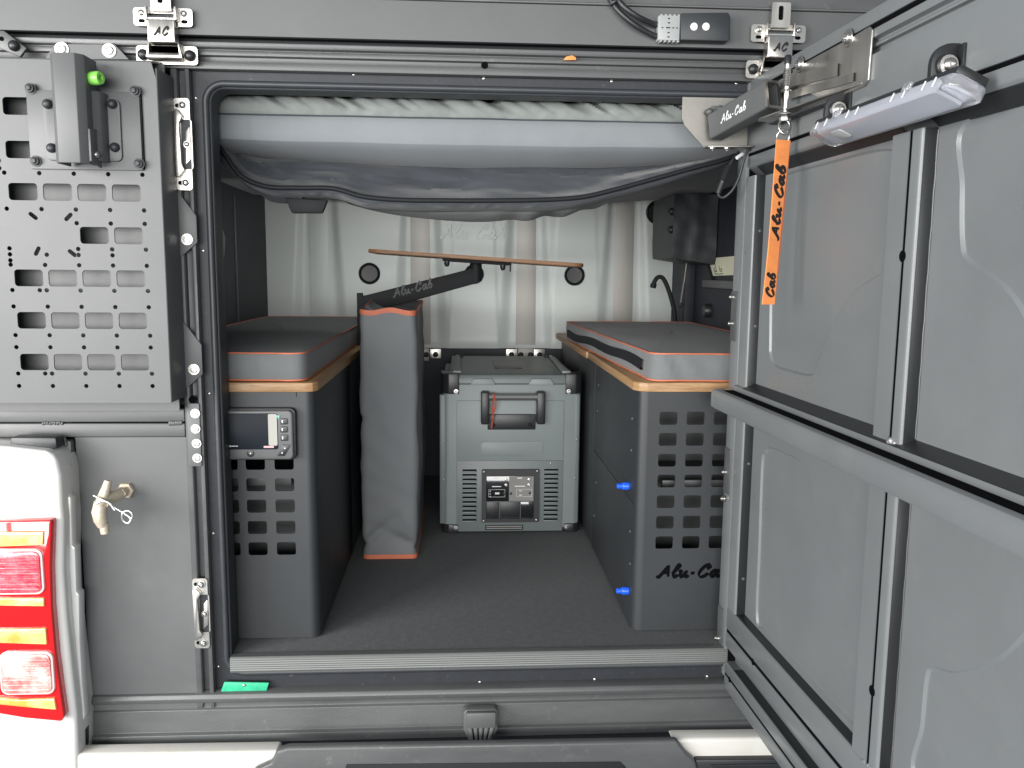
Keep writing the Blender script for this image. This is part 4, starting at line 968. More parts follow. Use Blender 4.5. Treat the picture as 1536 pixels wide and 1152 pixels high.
# handle
hd = fpart('handle_base', 378, 643, 405, 490, 0.004, 0.012, 'black_plastic', 0.002)
for u, v in ((411, 463), (613, 463)):
    q = K(u, v); bolt(hd, (q[0], YF-0.012, q[1]), (0, -1, 0), 0.0050, 'black', 'ball')
for u0, u1 in ((340, 386), (646, 693)): fpart('handle_end', u0, u1, 276, 453, 0.003, 0.040, 'black_plastic', 0.005, par=hd)
a, b = K(384, 304), K(650, 304)
tube('grip', [(a[0], YF-0.030, a[1]), (b[0], YF-0.030, b[1])], 0.0095, 'alu', hd, 14)
a = K(408, 300)
rs = tube('red_string', catmull([(a[0], YF-0.020, a[1]+0.009), (a[0], YF-0.0405, a[1]+0.006), (a[0]+0.001, YF-0.0415, a[1]-0.006), (a[0]-0.003, YF-0.036, a[1]-0.035), (a[0]+0.0, YF-0.030, a[1]-0.06), (a[0]-0.005, YF-0.018, a[1]-0.096)], 8), 0.0022, 'red_string', None, 6)
tag(rs, 'thin red string tied round the silver fridge handle grip', 'string')
tube('string_end', catmull([(a[0]+0.002, YF-0.0405, a[1]+0.004), (a[0]+0.006, YF-0.038, a[1]-0.018), (a[0]+0.005, YF-0.033, a[1]-0.034), (a[0]-0.003, YF-0.028, a[1]-0.06)], 8), 0.0020, 'red_string', rs, 6)

# ================================================================== things at the upper right inside
nt_ = thing('hanging_pouch', 'black padded pouch hung on the right side wall under the roof', 'pouch', (0.71, 1.1, 0.81))
rows = []
for j in range(15):
    v = j/14; row = []
    for i in range(40):
        a = i/40; poly = [(0.650, 0.95), (0.786, 0.95), (0.786, 1.25), (0.655, 1.25)]
        k = int(a*4); f_ = a*4-k; p = Vector(poly[k]).lerp(Vector(poly[(k+1) % 4]), f_)
        c = Vector((0.72, 1.1)); p = c+(p-c)*(1+0.008*math.sin(math.pi*v)-0.02*(1-ss(0, 0.10, v)))
        z = 0.812+v*0.20-0.012*(p.x-0.70)/0.08*(1-v)
        p.y += 0.006*nz(p.x*30, v*5, 2)+0.004*math.sin(p.x*110)*v*ss(1, .2, v)
        row.append((p.x, p.y, z))
    rows.append(row)
bm = grid_mesh(rows, True); bm.faces.new([bm.verts[i] for i in range(40)]) if bm.verts.ensure_lookup_table() is None else None
bm.faces.new([bm.verts[14*40+i] for i in range(40)])
obj('pouch_body', frombm(bm), 'foam_dark', nt_, 60).data.materials[0] = M['coat_inside']
for z in (0.96, 0.905): lathe('snap', [(0.012, 0), (0.012, 0.006), (0.007, 0.012), (0, 0.012)], (0.650, 0.965, z), (-1, -0.4, 0), 'black_plastic', nt_)
ft = thing('water_faucet', 'slim black gooseneck faucet behind the right cushion', 'faucet', (0.728, 1.2, 0.55))
tube('spout', catmull([(0.730, 1.2, 0.55), (0.7278, 1.2000, 0.6268), (0.7169, 1.2000, 0.6765), (0.6991, 1.2000, 0.7260), (0.6821, 1.2000, 0.7550), (0.6660, 1.2000, 0.7571), (0.6550, 1.2000, 0.7436), (0.6510, 1.2000, 0.7279)], 8), 0.0075, 'black', ft, 10)
lathe('base', [(0.02, 0), (0.02, 0.01), (0.012, 0.02), (0.009, 0.03), (0, 0.03)], (0.730, 1.2, 0.5475), (0, 0, 1), 'black', ft)
lathe('outlet', [(0.0085, 0), (0.0105, 0.002), (0.0105, 0.014), (0.008, 0.016), (0, 0.016)], (0.6530, 1.2000, 0.7368), (-0.25, 0, -1), 'black', ft)
gt = thing('gas_strut', 'thin steel gas strut on the dark right side wall', 'strut', (0.76, 1.2, 0.7))
tube('rod', [(0.7491, 1.1500, 0.8111), (0.7428, 1.1500, 0.7384)], 0.0022, 'steel_dull', gt); tube('cylinder', [(0.7427, 1.1500, 0.7406), (0.7339, 1.1500, 0.6719)], 0.0046, 'coat_rail', gt, 10)
lathe('end_joint', [(0.006, -0.006), (0.008, 0), (0.006, 0.006), (0, 0.007)], (0.7341, 1.1500, 0.6674), (0, -1, 0), 'black_plastic', gt)
st = prism('note_sticker', [(1.036, 0.819), (0.972, 0.765), (0.60, 0.772), (0.60, 0.826)], 0.7872, 0.7886, xmap, 'sticker', None, 0)
tag(st, 'pale yellow note with scribbled marks on the right side wall', 'sticker')
for k, pts in enumerate(([(0.955, 0.79), (0.965, 0.783), (0.95, 0.777), (0.935, 0.783)], [(0.95, 0.80), (0.945, 0.782), (0.935, 0.777)], [(0.915, 0.795), (0.905, 0.782), (0.89, 0.779), (0.885, 0.785), (0.90, 0.787)], [(0.96, 0.772), (0.92, 0.7705), (0.87, 0.772)])):
    tube('pen_stroke', [(0.7870, p.x, p.y) for p in catmull([Vector((a_, b_)) for a_, b_ in pts], 5)], 0.0012, 'ink', st, 5)

# ================================================================== mattress
mt = thing('mattress', 'grey roof-bed mattress with gathered cover spanning the top of the doorway', 'mattress', (0.03, 0.7, 1.0))
nx = 260; X0, X1 = -0.695, 0.785
def xs_(i): return X0+(X1-X0)*i/nx
rows = []
folds = [(random.uniform(X0, X1), random.uniform(0.0035, 0.010), random.uniform(0.35, 1.0)) for _ in range(95)]
folds = sorted(f for f in folds if f[0] > -0.40)
for j in range(15):
    v = j/14; row = []           # v: 0 bottom of the cover's front, 1 top
    for i in range(nx+1):
        x = xs_(i); z = 1.074+0.045*v; y = 0.088-0.006*math.sin(math.pi*v)
        xx = x + 0.075*v
        d = 0
        for fx, w, amp in folds: d += amp*math.exp(-((xx-fx)/w)**2)
        y += 0.011*min(d, 1.3)*ss(0.05, 0.75, v) - 0.002*nz(x*60, v*3, 5)*ss(0, 0.3, 1-v)
        y += 0.02*ss(0.75, 1.0, v)
        row.append((x, y, z-0.0035*d*ss(0.7, 1, v)+0.0012*nz(x*25, 3)))
    rows.append(row)
rows.append([(xs_(i), 0.30, 1.125) for i in range(nx+1)])
rows.append([(xs_(i), 1.4, 1.125) for i in range(nx+1)])
obj('gathered_cover', frombm(grid_mesh(rows)), 'canvas_light', mt, 70)
rows = []
def sagz(x): return 1-((x-0.02)/0.62)**2
for y, z0, dz in ((0.6, 1.076, 0), (0.10, 1.0745, 0), (0.083, 1.073, 0), (0.0795, 1.071, 0), (0.078, 1.060, 0), (0.077, 1.045, 0), (0.078, 1.036, -0.002), (0.083, 1.029, -0.006)):
    rows.append([(xs_(i), y+0.0015*nz(xs_(i)*12, z0*9), z0+dz*sagz(xs_(i))+0.0014*nz(xs_(i)*7, 3)) for i in range(nx+1)])
obj('foam_edge', frombm(grid_mesh(rows)), 'foam', mt, 70)
rows = []
for t in range(9):
    tt = t/8
    rows.append([(xs_(i), 0.083+0.15*tt**1.6, 1.029-0.006*sagz(xs_(i))+0.0014*nz(xs_(i)*7, 3)-(0.006+0.024*max(-0.2, sagz(xs_(i))))*math.sin(tt*math.pi/2)) for i in range(nx+1)])
rows.append([(xs_(i), 1.3, 1.02-0.03*max(0, sagz(xs_(i)))) for i in range(nx+1)])
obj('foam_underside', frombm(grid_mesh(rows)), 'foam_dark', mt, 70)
sp = tube('seam_cord', [(xs_(i), 0.0805, 1.0735+0.0012*nz(xs_(i)*12, 1)) for i in range(0, nx+1, 4)], 0.0018, 'canvas', mt, 6)

# ================================================================== tent fabric slung below the mattress
tn = thing('tent_canvas', 'dark grey folded tent canvas with zip sagging below the mattress', 'canvas', (0.04, 0.3, 0.88))
zipx = [(-0.4961, 0.1200, 1.0358), (-0.4712, 0.1200, 1.0012), (-0.4411, 0.1200, 0.9600), (-0.3915, 0.1200, 0.9397), (-0.3252, 0.1200, 0.9380), (-0.2585, 0.1200, 0.9377), (-0.1984, 0.1200, 0.9227), (-0.1243, 0.1200, 0.9170), (-0.0293, 0.1200, 0.9170), (0.0662, 0.1200, 0.9183), (0.1624, 0.1200, 0.9210), (0.2453, 0.1200, 0.9275), (0.3143, 0.1200, 0.9434), (0.3904, 0.1200, 0.9647), (0.4804, 0.1200, 0.9904), (0.5429, 0.1200, 1.0076), (0.5913, 0.1200, 1.0272)]
zp = catmull(zipx, 16)
tube('zip_cord', [(p.x, p.y-0.003, p.z) for p in zp], 0.0048, 'black', tn, 8)
rows = []
NT = 22
for j in range(NT+1):
    v = j/NT; row = []                       # 0 at the zip, 1 hidden up behind the mattress
    for k, p in enumerate(zp):
        x = p.x; z = p.z+(1.06-p.z)*v; y = 0.12+0.17*v**0.8
        a = nz(x*5+v*3.0, v*4.2-x*2, 4)*0.040+nz(x*11+v*8, v*8-x*3, 1.7)*0.013
        a += 0.020*math.sin(9*v-2.6*(x+0.5)+1.0)*ss(0, 0.3, v)
        a += 0.0045*math.sin(x*150+v*14+4*nz(x*7, v*3))*ss(0.30, 0.0, v)*ss(-0.05, 0.25, x)
        y += a*ss(0.0, 0.18, v)*0.9+0.004*math.sin(x*95+v*20)*ss(0.2, 0.03, v)*ss(0, 0.05, v)
        row.append((x, y, z))
    rows.append(row)
obj('canvas_front', frombm(grid_mesh(rows)), 'canvas', tn, 70)
rows = []
for j in range(13):
    v = j/12; row = []
    for k, p in enumerate(zp):
        x = p.x; e = ss(-0.50, -0.36, x)*ss(0.58, 0.40, x); th_ = 0.013*(0.5+0.5*e)+0.003*nz(x*8, 2)
        ang = v*math.pi*0.9
        z = p.z-0.003-th_*math.sin(ang*0.55); y = 0.121-0.006*math.sin(ang)+0.10*v**2.2
        g = (0.0016*math.sin(x*210+v*5+9*nz(x*9, 1))*ss(-0.2, 0.4, nz(x*6, 5))+0.004*nz(x*22, v*2, 3)+0.0022*nz(x*60+v*4, v*3, 7))*math.sin(math.pi*min(1, v*1.5))
        row.append((x, y+g, z+g*0.4))
    rows.append(row)
rows.append([(p.x, 0.26, p.z+0.03) for p in zp])
rows.append([(p.x, 0.5, p.z+0.10) for p in zp])
obj('rolled_hem', frombm(grid_mesh(rows)), 'canvas', tn, 70)
rows = []
for j in range(15):
    v = j/14; row = []
    for i in range(80):
        x = -0.27+0.60*i/79; e = math.sin(math.pi*i/79)**0.7
        sag = 0.892+0.040*(1-e)+0.004*math.sin(x*70)*ss(0.05, 0.2, x)
        y = 0.165+0.45*v
        row.append((x, y, sag+0.035*(1-math.sin(math.pi*min(1, 0.25+v*0.5)))+0.05*ss(0.6, 1, v)+(0.02*(1-v/0.1) if v < 0.1 else 0)+0.002*nz(x*20, y*20)))
    rows.append(row)
obj('canvas_belly', frombm(grid_mesh(rows)), 'canvas_light', tn, 70)
prism('strap_buckle', [(-0.3630, 0.9210), (-0.2757, 0.9181), (-0.2872, 0.8908), (-0.3501, 0.8900)], 0, 0.014, rear(0.17), 'black', tn, 0.003)
# gathered corner webbing on the left
for k in range(5):
    o_ = 0.012*k
    tube('corner_fold', catmull([(-0.4947, 0.1300, 1.0073), (-0.468+o_*0.4, 0.14+o_, 0.985-o_*0.6), (-0.44+o_*0.4, 0.15+o_, 0.962-o_*0.5), (-0.395, 0.16+o_, 0.938-o_*0.35), (-0.33, 0.17+o_, 0.925-o_*0.1)], 6), 0.007, 'canvas', tn, 8)

# ================================================================== the open door
dr = thing('canopy_door', 'charcoal rear door swung open to the right, inner side with pressed panels', 'door', DH+Vector((0.02, -0.3, -0.08)))
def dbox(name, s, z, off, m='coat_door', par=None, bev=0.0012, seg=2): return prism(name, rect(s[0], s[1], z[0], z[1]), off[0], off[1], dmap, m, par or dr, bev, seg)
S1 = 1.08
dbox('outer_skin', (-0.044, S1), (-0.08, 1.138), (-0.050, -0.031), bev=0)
dbox('hinge_flange', (-0.046, 0.0), (-0.058, 1.137), (-0.026, 0.0), bev=0.0015)
dbox('flange_seam', (0.0, 0.0035), (-0.05, 1.13), (-0.026, -0.006), 'void', bev=0)
prism('hinge_stile', [(0.0035, -0.026), (0.0035, -0.001), (0.040, 0.0), (0.0435, -0.0007), (0.0452, -0.002), (0.0458, -0.0038), (0.0458, -0.026)], 0.0945, 0.958, dvert, 'coat_door', dr, 0)
# black strips on the frame's inner edges, put there as the shade of its walls
dbox('edge_shade', (0.0459, 0.0475), (0.0945, 0.958), (-0.0205, -0.0038), 'black_plastic', None, 0.0003)
for z0, z1 in ((0.5585, 0.957), (0.0945, 0.5095)): dbox('edge_shade', (0.5926, 0.5942), (z0, z1), (-0.0205, -0.0038), 'black_plastic', None, 0.0003)
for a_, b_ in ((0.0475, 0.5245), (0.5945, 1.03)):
    prism('edge_shade', rect(-0.0205, -0.0035, 0.0936, 0.0952), a_, b_, dprof, 'black_plastic', dr, 0.0003)
    prism('edge_shade', [(-0.0225, 0.9565), (-0.0225, 0.9605), (-0.0035, 0.9748), (-0.0035, 0.9725)], a_, b_, dprof, 'black_plastic', dr, 0)
prism('edge_shade', rect(-0.0215, -0.0035, -0.0238, -0.0222), 0.0475, 1.05, dprof, 'black_plastic', dr, 0.0003)
# pressed sheet panels
PO = -0.021
def pressed(rc, pts_, h=0.0040):
    """one sheet with a shallow pressed recess: the sheet has the recess cut out, the recess floor lies behind"""
    pts = [(p.x, p.y) for p in catmull([Vector(p) for p in pts_], 6, True)]
    n = len(pts)
    sg = 1 if sum(pts[i-1][0]*pts[i][1]-pts[i][0]*pts[i-1][1] for i in range(n)) > 0 else -1
    def ins(k):
        out = []
        for i in range(n):
            a, b = Vector(pts[i-1]), Vector(pts[(i+1) % n]); d = (b-a).normalized()
            out.append(Vector(pts[i])+Vector((-d.y, d.x))*k*sg)
        return out
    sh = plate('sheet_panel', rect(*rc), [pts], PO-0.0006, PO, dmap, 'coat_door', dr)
    bm = bmesh.new()
    rings = [[bm.verts.new(dmap(p.x, p.y, o)) for p in ins(k)] for k, o in ((0, PO), (0.0007, PO-h*0.15), (0.0025, PO-h*0.85), (0.0034, PO-h))]
    for A, B in zip(rings, rings[1:]):
        for i in range(n): bm.faces.new((A[i], A[(i+1) % n], B[(i+1) % n], B[i]))
    obj('pressed_edge', frombm(bm), 'coat_door', sh, 60)
    plate('pressed_floor', [(p.x, p.y) for p in ins(0.0032)], [], PO-h-0.0006, PO-h, dmap, 'coat_door', sh)
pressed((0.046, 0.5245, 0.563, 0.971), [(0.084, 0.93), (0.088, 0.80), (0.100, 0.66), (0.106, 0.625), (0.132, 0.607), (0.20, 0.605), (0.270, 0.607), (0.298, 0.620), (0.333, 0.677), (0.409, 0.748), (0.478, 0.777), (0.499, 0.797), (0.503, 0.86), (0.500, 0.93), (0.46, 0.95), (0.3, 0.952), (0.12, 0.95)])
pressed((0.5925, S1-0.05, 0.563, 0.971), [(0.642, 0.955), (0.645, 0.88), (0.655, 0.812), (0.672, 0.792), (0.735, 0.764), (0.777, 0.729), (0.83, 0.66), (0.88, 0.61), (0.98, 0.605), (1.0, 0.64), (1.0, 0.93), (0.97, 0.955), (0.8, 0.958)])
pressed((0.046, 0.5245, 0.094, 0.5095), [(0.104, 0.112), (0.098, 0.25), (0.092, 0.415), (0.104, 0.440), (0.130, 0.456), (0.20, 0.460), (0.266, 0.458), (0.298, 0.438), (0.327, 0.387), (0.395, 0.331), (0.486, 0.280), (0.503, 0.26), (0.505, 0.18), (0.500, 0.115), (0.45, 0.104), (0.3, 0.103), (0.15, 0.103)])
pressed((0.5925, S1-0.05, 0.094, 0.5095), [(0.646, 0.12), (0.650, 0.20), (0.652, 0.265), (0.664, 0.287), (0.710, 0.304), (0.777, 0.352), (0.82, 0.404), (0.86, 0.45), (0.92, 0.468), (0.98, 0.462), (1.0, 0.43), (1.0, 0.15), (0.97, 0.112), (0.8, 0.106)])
# mullion with a slot
def mullion(z0, z1):
    prism('mullion', [(0.525, -0.026), (0.525, 0.0), (0.564, 0.0), (0.564, -0.016), (0.572, -0.016), (0.572, 0.0), (0.587, 0.0), (0.5903, -0.0007), (0.5919, -0.002), (0.5925, -0.0038), (0.5925, -0.026)], z0, z1, dvert, 'coat_door', dr, 0)
    prism('mullion_slot_shade', rect(0.5642, 0.5718, z0, z1), -0.0158, -0.0015, dmap, 'void', dr)  # near-flush black fill that paints the slot's inner shade
mullion(0.5565, 0.957); mullion(0.0945, 0.510)
for z in (0.80, 0.205): prism('slot_eye', circle(0.568, z, 0.0075, 14), 0.0, 0.0006, dmap, 'void', dr)
# bottom rails (profile off, z)
def run_s(name, prof, s0, s1, m='coat_door', bev=0.001): return prism(name, prof, s0, s1, dprof, m, dr, bev)
run_s('bottom_rail', [(-0.026, 0.010), (0.0, 0.010), (0.0, 0.041), (-0.012, 0.041), (-0.012, 0.049), (0.0, 0.049), (0.0, 0.090), (-0.003, 0.0935), (-0.026, 0.0935)], 0.0038, S1)
run_s('bottom_rail_slot_shade', rect(-0.0118, -0.0015, 0.0412, 0.0488), 0.0038, S1, 'void', 0)  # black fill as painted shade inside the slot
run_s('lower_flange', [(-0.026, -0.080), (0.0, -0.080), (0.0, -0.052), (-0.012, -0.052), (-0.012, -0.046), (0.0, -0.046), (0.0, -0.027), (-0.003, -0.024), (-0.022, -0.024), (-0.022, 0.009), (-0.026, 0.009)], 0.0038, S1)
run_s('lower_flange_slot_shade', rect(-0.0118, -0.0015, -0.0518, -0.0462), 0.0038, S1, 'void', 0)  # black fill for the shade in this slot
for s in (0.15,): prism('slot_eye', circle(s, 0.045, 0.0065, 14), 0.0, 0.0006, dmap, 'void', dr)
prism('slot_eye', circle(0.035, -0.049, 0.0060, 14), 0.0, 0.0006, dmap, 'void', dr)
# mid rail: a proud channel
run_s('mid_rail', [(-0.026, 0.508), (0.040, 0.508), (0.045, 0.509), (0.047, 0.513), (0.047, 0.535), (0.0458, 0.5405), (0.0425, 0.5445), (0.037, 0.546), (0.033, 0.546), (0.033, 0.525), (0.006, 0.525), (0.006, 0.5535), (0.003, 0.5545), (-0.021, 0.5625), (-0.026, 0.5625)], 0.0, S1, 'coat_door', 0)
run_s('mid_rail_channel_shade', rect(0.0062, 0.0328, 0.5255, 0.5445), 0.001, S1, 'void', 0)  # black fill that darkens the channel in place of real shade
run_s('edge_shade', [(0.0055, 0.5537), (0.0055, 0.5547), (0.003, 0.5556), (-0.0205, 0.5636), (-0.0205, 0.5620), (0.003, 0.5545)], 0.0475, S1-0.05, 'black_plastic', 0)  # black strip that puts shade on the ledge behind the channel
run_s('mid_rail_nose', [(0.020, 0.508), (0.040, 0.508), (0.045, 0.509), (0.047, 0.513), (0.047, 0.535), (0.0458, 0.5405), (0.0425, 0.5445), (0.037, 0.546), (0.020, 0.546)], -0.014, -0.0005, 'coat_door', 0.0015)
# top rail
run_s('top_rail', [(-0.026, 0.9585), (-0.003, 0.9755), (0.0, 0.979), (0.0, 0.996), (-0.010, 0.996), (-0.010, 1.002), (0.0, 1.002), (0.0, 1.076), (-0.014, 1.080), (-0.014, 1.088), (-0.006, 1.088), (-0.006, 1.092), (-0.010, 1.094), (-0.010, 1.0975), (0.0, 1.0985), (0.0, 1.110), (-0.014, 1.110), (-0.014, 1.118), (0.0, 1.118), (0.0, 1.138), (-0.026, 1.138)], 0.0038, S1)
run_s('top_rail_slot_shade', rect(-0.0138, -0.002, 1.1102, 1.1178), 0.0038, S1, 'void', 0)  # slot filled black to stand for its shade
run_s('top_rail_slot_shade', rect(-0.0098, -0.002, 0.9962, 1.0018), 0.0038, S1, 'void', 0)  # lower slot, its shade likewise a black fill
bmw = bmesh.new()
for k in range(9):
    bmesh.ops.create_icosphere(bmw, subdivisions=2, radius=0.0042*random.uniform(.8, 1.2), matrix=Matrix.Translation(dmap(0.575+random.uniform(-.007, .007), 0.5575+random.uniform(-.003, .002), 0.0+random.uniform(-.003, .002))))
obj('weld_bead', frombm(bmw), 'weld', dr, 60)
bmw = bmesh.new()
for k in range(12):
    bmesh.ops.create_icosphere(bmw, subdivisions=2, radius=0.003*random.uniform(.8, 1.2), matrix=Matrix.Translation(dmap(0.555+0.002*k, 0.0945+random.uniform(-.001, .001), -0.001)))
obj('weld_bead', frombm(bmw), 'coat_door', dr, 60)
tube('panel_weld', [dmap(0.5935, 0.565+0.39*k/20, PO+0.0008+0.0004*math.sin(k*2.1)) for k in range(21)], 0.0014, 'coat_rail', dr, 6)
tube('panel_weld', [dmap(0.5935, 0.096+0.41*k/20, PO+0.0008+0.0004*math.sin(k*2.1)) for k in range(21)], 0.0014, 'coat_rail', dr, 6)
# rivets on the inner wall of the hinge stile, bolts on the flange
for z in (0.855, 0.675, 0.405, 0.17): bolt(dr, dmap(0.0475, z, -0.0145), DS, 0.0034, 'coat_rail', 'rivet', 'rivet')
for q in ((-0.0171, 0.7279), (-0.0179, 0.6749), (-0.0296, 0.3687), (-0.0345, 0.3125), (-0.0294, 0.0084), (-0.0311, -0.0459)):
    bolt(dr, dmap(-0.036, q[1], 0.002), DN, 0.0056, 'bolt_steel', 'nut')
for z0, z1 in ((0.64, 0.74), (0.325, 0.42), (-0.02, 0.08)):
    dbox('hinge_leaf', (-0.045, -0.012), (z0, z1), (0.0, 0.002), 'coat_rail', None, 0.0008)
    lathe('hinge_barrel', [(0.006, -0.045), (0.007, -0.044), (0.007, 0.044), (0.006, 0.045), (0, 0.045)], dmap(-0.050, (z0+z1)/2, -0.01), (0, 0, 1), 'black', dr)
for s, z in ((0.018, 0.0), (0.022, -0.016)): bolt(dr, dmap(s+0.01, z, -0.0215), DN, 0.0034, 'coat_rail', 'rivet', 'rivet')
# holes/bolts high on the flange
bolt(dr, dmap(-0.020, 1.03, 0.0), DN, 0.006, 'coat_inside', 'ball'); 

# ================================================================== stay bracket and arm
sb = thing('stay_bracket', 'folded bare steel bracket at the upper right corner of the doorway', 'bracket', (0.46, -0.01, 1.0))
plate('bracket_plate', [(0.417, 1.104), (0.417, 1.066), (0.423, 1.052), (0.448, 1.026), (0.463, 1.011), (0.545, 1.018), (0.545, 1.104)], [], 0, 0.003, rear(-0.016), 'steel_dull', sb)
prism('bracket_shelf', [(0.460, -0.019), (0.545, -0.019), (0.545, -0.055), (0.462, -0.045)], 1.0095, 1.0125, zmap, 'steel_dull', sb, 0.0006)
prism('clamp_pad', rrect(0.470, 0.512, 1.060, 1.088, 0.004), 0.003, 0.012, rear(-0.016), 'coat', sb, 0.002)
for q in ((0.4663, -0.0300, 1.0756), (0.4865, -0.0300, 1.0809)): bolt(sb, q, (0, -1, 0), 0.0072, 'coat_rail', 'ball')
for q in ((0.4721, -0.0450, 1.0114), (0.4999, -0.0450, 1.0155)): bolt(sb, (q[0], -0.038, 1.0095), (0, 0, -1), 0.0055, 'bolt_steel', 'dome')
ar_ = thing('door_stay', 'charcoal square tube door stay with white script, ending in bright rim', 'door stay', (0.47, -0.02, 1.04))
A0, A1 = Vector((0.478, -0.035, 1.047)), Vector((0.5345, -0.178, 1.080))
ad = (A1-A0).normalized(); axn = ad.cross(Vector((0, 0, 1))).normalized(); azn = axn.cross(ad)
def amap(u, v, w): return A0+axn*u+azn*v+ad*w
LA = (A1-A0).length
plate('tube', rrect(-0.016, 0.016, -0.0235, 0.0235, 0.004), [rrect(-0.0125, 0.0125, -0.020, 0.020, 0.003)], 0, LA, amap, 'coat', ar_)
plate('end_rim', rrect(-0.0172, 0.0172, -0.0247, 0.0247, 0.004), [rrect(-0.0125, 0.0125, -0.020, 0.020, 0.003)], LA-0.004, LA+0.0012, amap, 'steel', ar_)
lettering('lettering', 'Alu-Cab', lambda u, v, w: amap(0.0162+w, -0.007+v, 0.035+u), 0.015, 'white_print', ar_, 0.0004, 0.05, 0.03)
ss_ = thing('slide_strap', 'bright folded stainless slide strap bolted to the door top rail', 'strap', dmap(0.3, 1.07, 0.0))
def strapmap(s, z, off): return dmap(s, z, off)
prism('strap_plate', [(0.21, 1.085), (0.30, 1.050), (0.40, 1.036), (0.447, 1.036), (0.456, 1.042), (0.459, 1.108), (0.450, 1.1145), (0.40, 1.113), (0.20, 1.1135)], 0.0005, 0.0035, dmap, 'steel', ss_, 0.0008)
def ribbon(name, pts, h, m, par, thick=0.0025):
    """pts: (s, z, off); a strip of height h standing on edge"""
    P = catmull([Vector(p) for p in pts], 6); rows = []
    for dz, do in ((0, 0), (h, 0), (h, thick), (0, thick), (0, 0)):
        rows.append([dmap(p.x, p.y+dz, p.z+do) for p in P])
    return obj(name, frombm(grid_mesh(rows)), m, par, 60)
ribbon('upper_tongue', [(0.170, 1.083, 0.008), (0.22, 1.082, 0.008), (0.29, 1.074, 0.007), (0.37, 1.066, 0.004)], 0.018, 'steel', ss_)
ribbon('middle_fold', [(0.20, 1.064, 0.009), (0.26, 1.060, 0.009), (0.34, 1.053, 0.007), (0.42, 1.048, 0.004)], 0.012, 'steel', ss_)
prism('lower_tongue', [(0.130, -0.008), (0.130, 0.032), (0.150, 0.038), (0.24, 0.030), (0.36, 0.014), (0.44, 0.004), (0.44, 0.001), (0.24, 0.001)], 1.0400, 1.0428, lambda s, o, z: dmap(s, z+0.0*s, o), 'steel', ss_, 0.0008)
prism('dark_tongue', [(0.16, 0.004), (0.16, 0.024), (0.24, 0.024), (0.38, 0.010), (0.38, 0.002)], 1.0300, 1.0325, lambda s, o, z: dmap(s, z, o), 'coat_inside', ss_, 0.0006)
for q in ((0.3913, 1.1144), (0.2307, 1.1142)): bolt(ss_, dmap(q[0], q[1], 0.0035), DN, 0.0088, 'bolt_steel', 'flat')
# pull pin through arm and strap
px_, py_ = (0.5292, 1.0776)[0], -0.25
pn = thing('lock_pin', 'steel lock pin standing through the end of the door stay', 'pin', (px_, py_, 1.02))
lathe('shaft', [(0.0042, 0), (0.0042, 0.082), (0.0025, 0.084), (0, 0.084)], (px_, py_, 1.033), (0, 0, 1), 'bolt_steel', pn)
lathe('spring', [(0.0056+0.0012*(i % 2), 0.0018*i) for i in range(16)], (px_, py_, 1.078), (0, 0, 1), 'bolt_steel', pn)
lathe('cap', [(0.0055, 0), (0.0055, 0.012), (0.004, 0.014), (0, 0.014)], (px_, py_, 1.113), (0, 0, 1), 'black_plastic', pn)
lathe('washer', [(0.004, 0), (0.0175, 0), (0.018, 0.001), (0.0175, 0.0025), (0.004, 0.0025)], (px_, py_, 1.0325), (0, 0, 1), 'bolt_steel', pn)
lathe('washer', [(0.004, 0), (0.0085, 0), (0.009, 0.001), (0.0085, 0.002), (0.004, 0.002)], (px_, py_, 1.070), (0, 0, 1), 'bolt_steel', pn)
lathe('nut', [(0.0085, 0), (0.0095, 0.002), (0.0095, 0.007), (0.0085, 0.009), (0.004, 0.009)], (px_, py_, 1.0225), (0, 0, 1), 'bolt_steel', pn, 6)
tube('eye', [(px_+0.0095*math.cos(a*math.pi/10), py_+0.004*math.sin(a*math.pi/10), 1.0145+0.0125*math.sin(a*math.pi/10)) for a in range(20)], 0.0024, 'bolt_steel', pn, 8, True)
# ------------------------------------------------------------------ lanyard
ln = thing('strap_lanyard', 'orange webbing lanyard with black script hanging from a split ring', 'lanyard', (px_, py_, 0.73))
tube('split_ring', [(px_-0.002+0.0105*math.cos(a*math.pi/12), py_-0.003*math.sin(a*math.pi/12)-0.001, 0.998+0.0112*math.sin(a*math.pi/12)) for a in range(24)], 0.0016, 'bolt_steel', ln, 8, True)
def strap_c(v):   # v: 0 at the top, 1 at the bottom -> centre, half-width dir
    x = px_-0.003-0.013*v+0.002*math.sin(v*3.1); y = py_-0.004+0.004*math.sin(v*4); return Vector((x, y, 0.9925-0.268*v))
def lmap(u, v, w):           # u along the strap (down -> up), v across, w out
    t_ = 1-u/0.272; c = strap_c(t_); tw = 0.30+0.25*math.sin(t_*2.6)
    return c+Vector((math.cos(tw), math.sin(tw), 0))*v+Vector((math.sin(tw), -math.cos(tw), 0))*w
W = 0.0138
rows = [[lmap(0.272*i/40, v, w) for i in range(41)] for v, w in ((-W, 0), (W, 0), (W, 0.0016), (-W, 0.0016), (-W, 0))]
sf = obj('front_band', frombm(grid_mesh(rows)), 'webbing', ln, 40)
def lback(u, v, w):
    t_ = 1-u/0.272; p = lmap(u, v, w); s_ = 0.010*math.sin(math.pi*min(1, t_))
    return p+Vector((0.006*math.sin(math.pi*t_)+0.002, 0.004+s_, 0))
rows = [[lback(0.272*i/40, v, w) for i in range(41)] for v, w in ((-W, 0), (W, 0), (W, 0.0016), (-W, 0.0016), (-W, 0))]
obj('back_band', frombm(grid_mesh(rows)), 'orange', ln, 40)
hl = 0.0188
lettering('lettering', 'Cab', lambda u, v, w: lmap(0.010+u*1.08, 0.0090-v, 0.0017+w), hl, 'ink', sf, 0.0003, 0.13, 0.055)
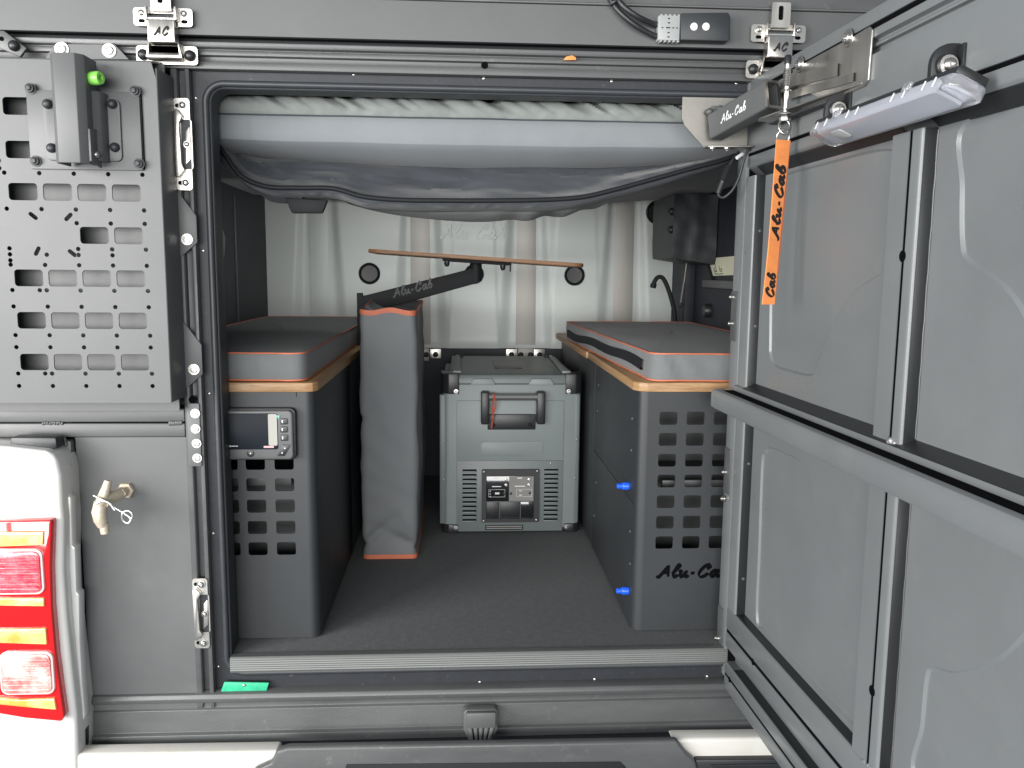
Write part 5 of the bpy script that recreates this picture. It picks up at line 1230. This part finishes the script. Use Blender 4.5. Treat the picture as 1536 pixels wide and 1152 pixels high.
lettering('lettering', 'Alu-Cab', lambda u, v, w: lmap(0.108+u*1.34, 0.0092-v, 0.0017+w), hl+0.001, 'ink', sf, 0.0003, 0.13, 0.055)
# ------------------------------------------------------------------ lamp bar
lp = thing('lamp_bar', 'slim clear strip lamp on two black lugs along the door top rail', 'lamp', dmap(0.58, 0.96, 0.05))
s0, s1 = 0.398, 0.738
LT = math.radians(24)
def lt(o, z):          # the whole bar is turned on its lugs so that the lens looks down to the left
    o -= 0.030; z -= 0.988
    return 0.030+o*math.cos(LT)-z*math.sin(LT), 0.988+o*math.sin(LT)+z*math.cos(LT)
def lprof(o, z, s_):
    o, z = lt(o, z); return dmap(s_, z, o)
def lplan(s_, o, z):
    o, z = lt(o, z); return dmap(s_, z, o)
run = lambda name, prof, a, b, m, bev=0.001: prism(name, prof, a, b, lprof, m, lp, bev)
run('housing', [(0.012, 0.981), (0.012, 0.992), (0.046, 0.992), (0.050, 0.989), (0.050, 0.981)], s0, s1-0.004, 'black_plastic', 0.0015)
prism('lens', rrect(s0-0.002, s1+0.002, 0.008, 0.054, 0.012, 5), 0.9645, 0.9808, lplan, 'lamp_lens', lp, 0.004, 3)
prism('diffuser', rrect(s0+0.022, s1-0.032, 0.013, 0.048, 0.004, 3), 0.9668, 0.9795, lplan, 'lamp_diffuser', lp, 0.001)
for s in (0.420, 0.448, 0.510, 0.535, 0.620, 0.645, 0.685, 0.705): prism('lens_rib', [(0.0541, 0.969), (0.0549, 0.969), (0.0549, 0.980), (0.0541, 0.980)], s, s+0.002, lprof, 'white_print', lp)
for s in (0.468, 0.640): prism('lens_clip', [(0.050, 0.975), (0.057, 0.977), (0.057, 0.987), (0.050, 0.989)], s, s+0.012, lprof, 'lamp_lens', lp, 0.0015)
prism('switch', rrect(0.452, 0.482, 0.022, 0.044, 0.006), 0.9625, 0.9644, lplan, 'plug_grey', lp, 0.0008)
for s, h in ((0.392, 0.036), (0.655, 0.040)):
    z0 = 0.994
    pts = [(0.0, z0-0.014), (0.034, z0-0.014), (0.034, z0+h*0.55)]+[(0.010+0.024*math.cos(math.radians(a)), z0+h*0.55+0.024*math.sin(math.radians(a))) for a in range(15, 91, 15)]+[(0.0, z0+h*0.55+0.024)]
    prism('lug', pts, s-0.004, s+0.004, dprof, 'black_plastic', lp, 0.001)
    dbox('lug_foot', (s+0.004, s+0.016), (z0-0.014, z0+h*0.55+0.022), (0.0003, 0.004), 'black_plastic', lp, 0.001)
    lathe('lug_boss', [(0.013, 0), (0.013, 0.006), (0.011, 0.008), (0, 0.008)], dmap(s+0.003, z0+h*0.5, 0.017), DS, 'black_plastic', lp)
    bolt(lp, dmap(s+0.010, z0+h*0.5, 0.017), DS, 0.0078, 'bolt_steel', 'dome')
# ------------------------------------------------------------------ cable by the hinge
cbn = thing('lamp_cable', 'thin black cable with inline connector looping beside the door hinge', 'cable', (0.5088, 0.0000, 0.9289))
tube('wire', catmull([(0.5548, -0.0300, 1.0186), (0.5421, -0.0350, 1.0055), (0.5352, -0.0350, 0.9881), (0.5281, -0.0300, 0.9540), (0.5194, -0.0200, 0.9324), (0.5074, -0.0100, 0.9205), (0.5011, 0.0000, 0.9238), (0.4982, 0.0000, 0.9313)], 8), 0.0026, 'coat_inside', cbn, 8)
tube('connector', catmull([(0.4983, 0.0000, 0.9288), (0.5030, 0.0000, 0.9428), (0.5065, 0.0000, 0.9517)], 4), [0.0050]*8+[0.0056], 'coat_inside', cbn, 10)
tube('connector', catmull([(0.5065, 0.0000, 0.9517), (0.5140, 0.0050, 0.9675), (0.5203, 0.0100, 0.9808)], 4), 0.0058, 'black_plastic', cbn, 10)
tube('wire', catmull([(0.5203, 0.0100, 0.9808), (0.5292, 0.0150, 0.9943), (0.5453, 0.0300, 1.0117)], 5), 0.0026, 'coat_inside', cbn, 8)
tube('white_sleeve', [(0.5341, 0.0060, 0.9970), (0.5469, 0.0100, 1.0053)], 0.0036, 'white_print', cbn, 10)
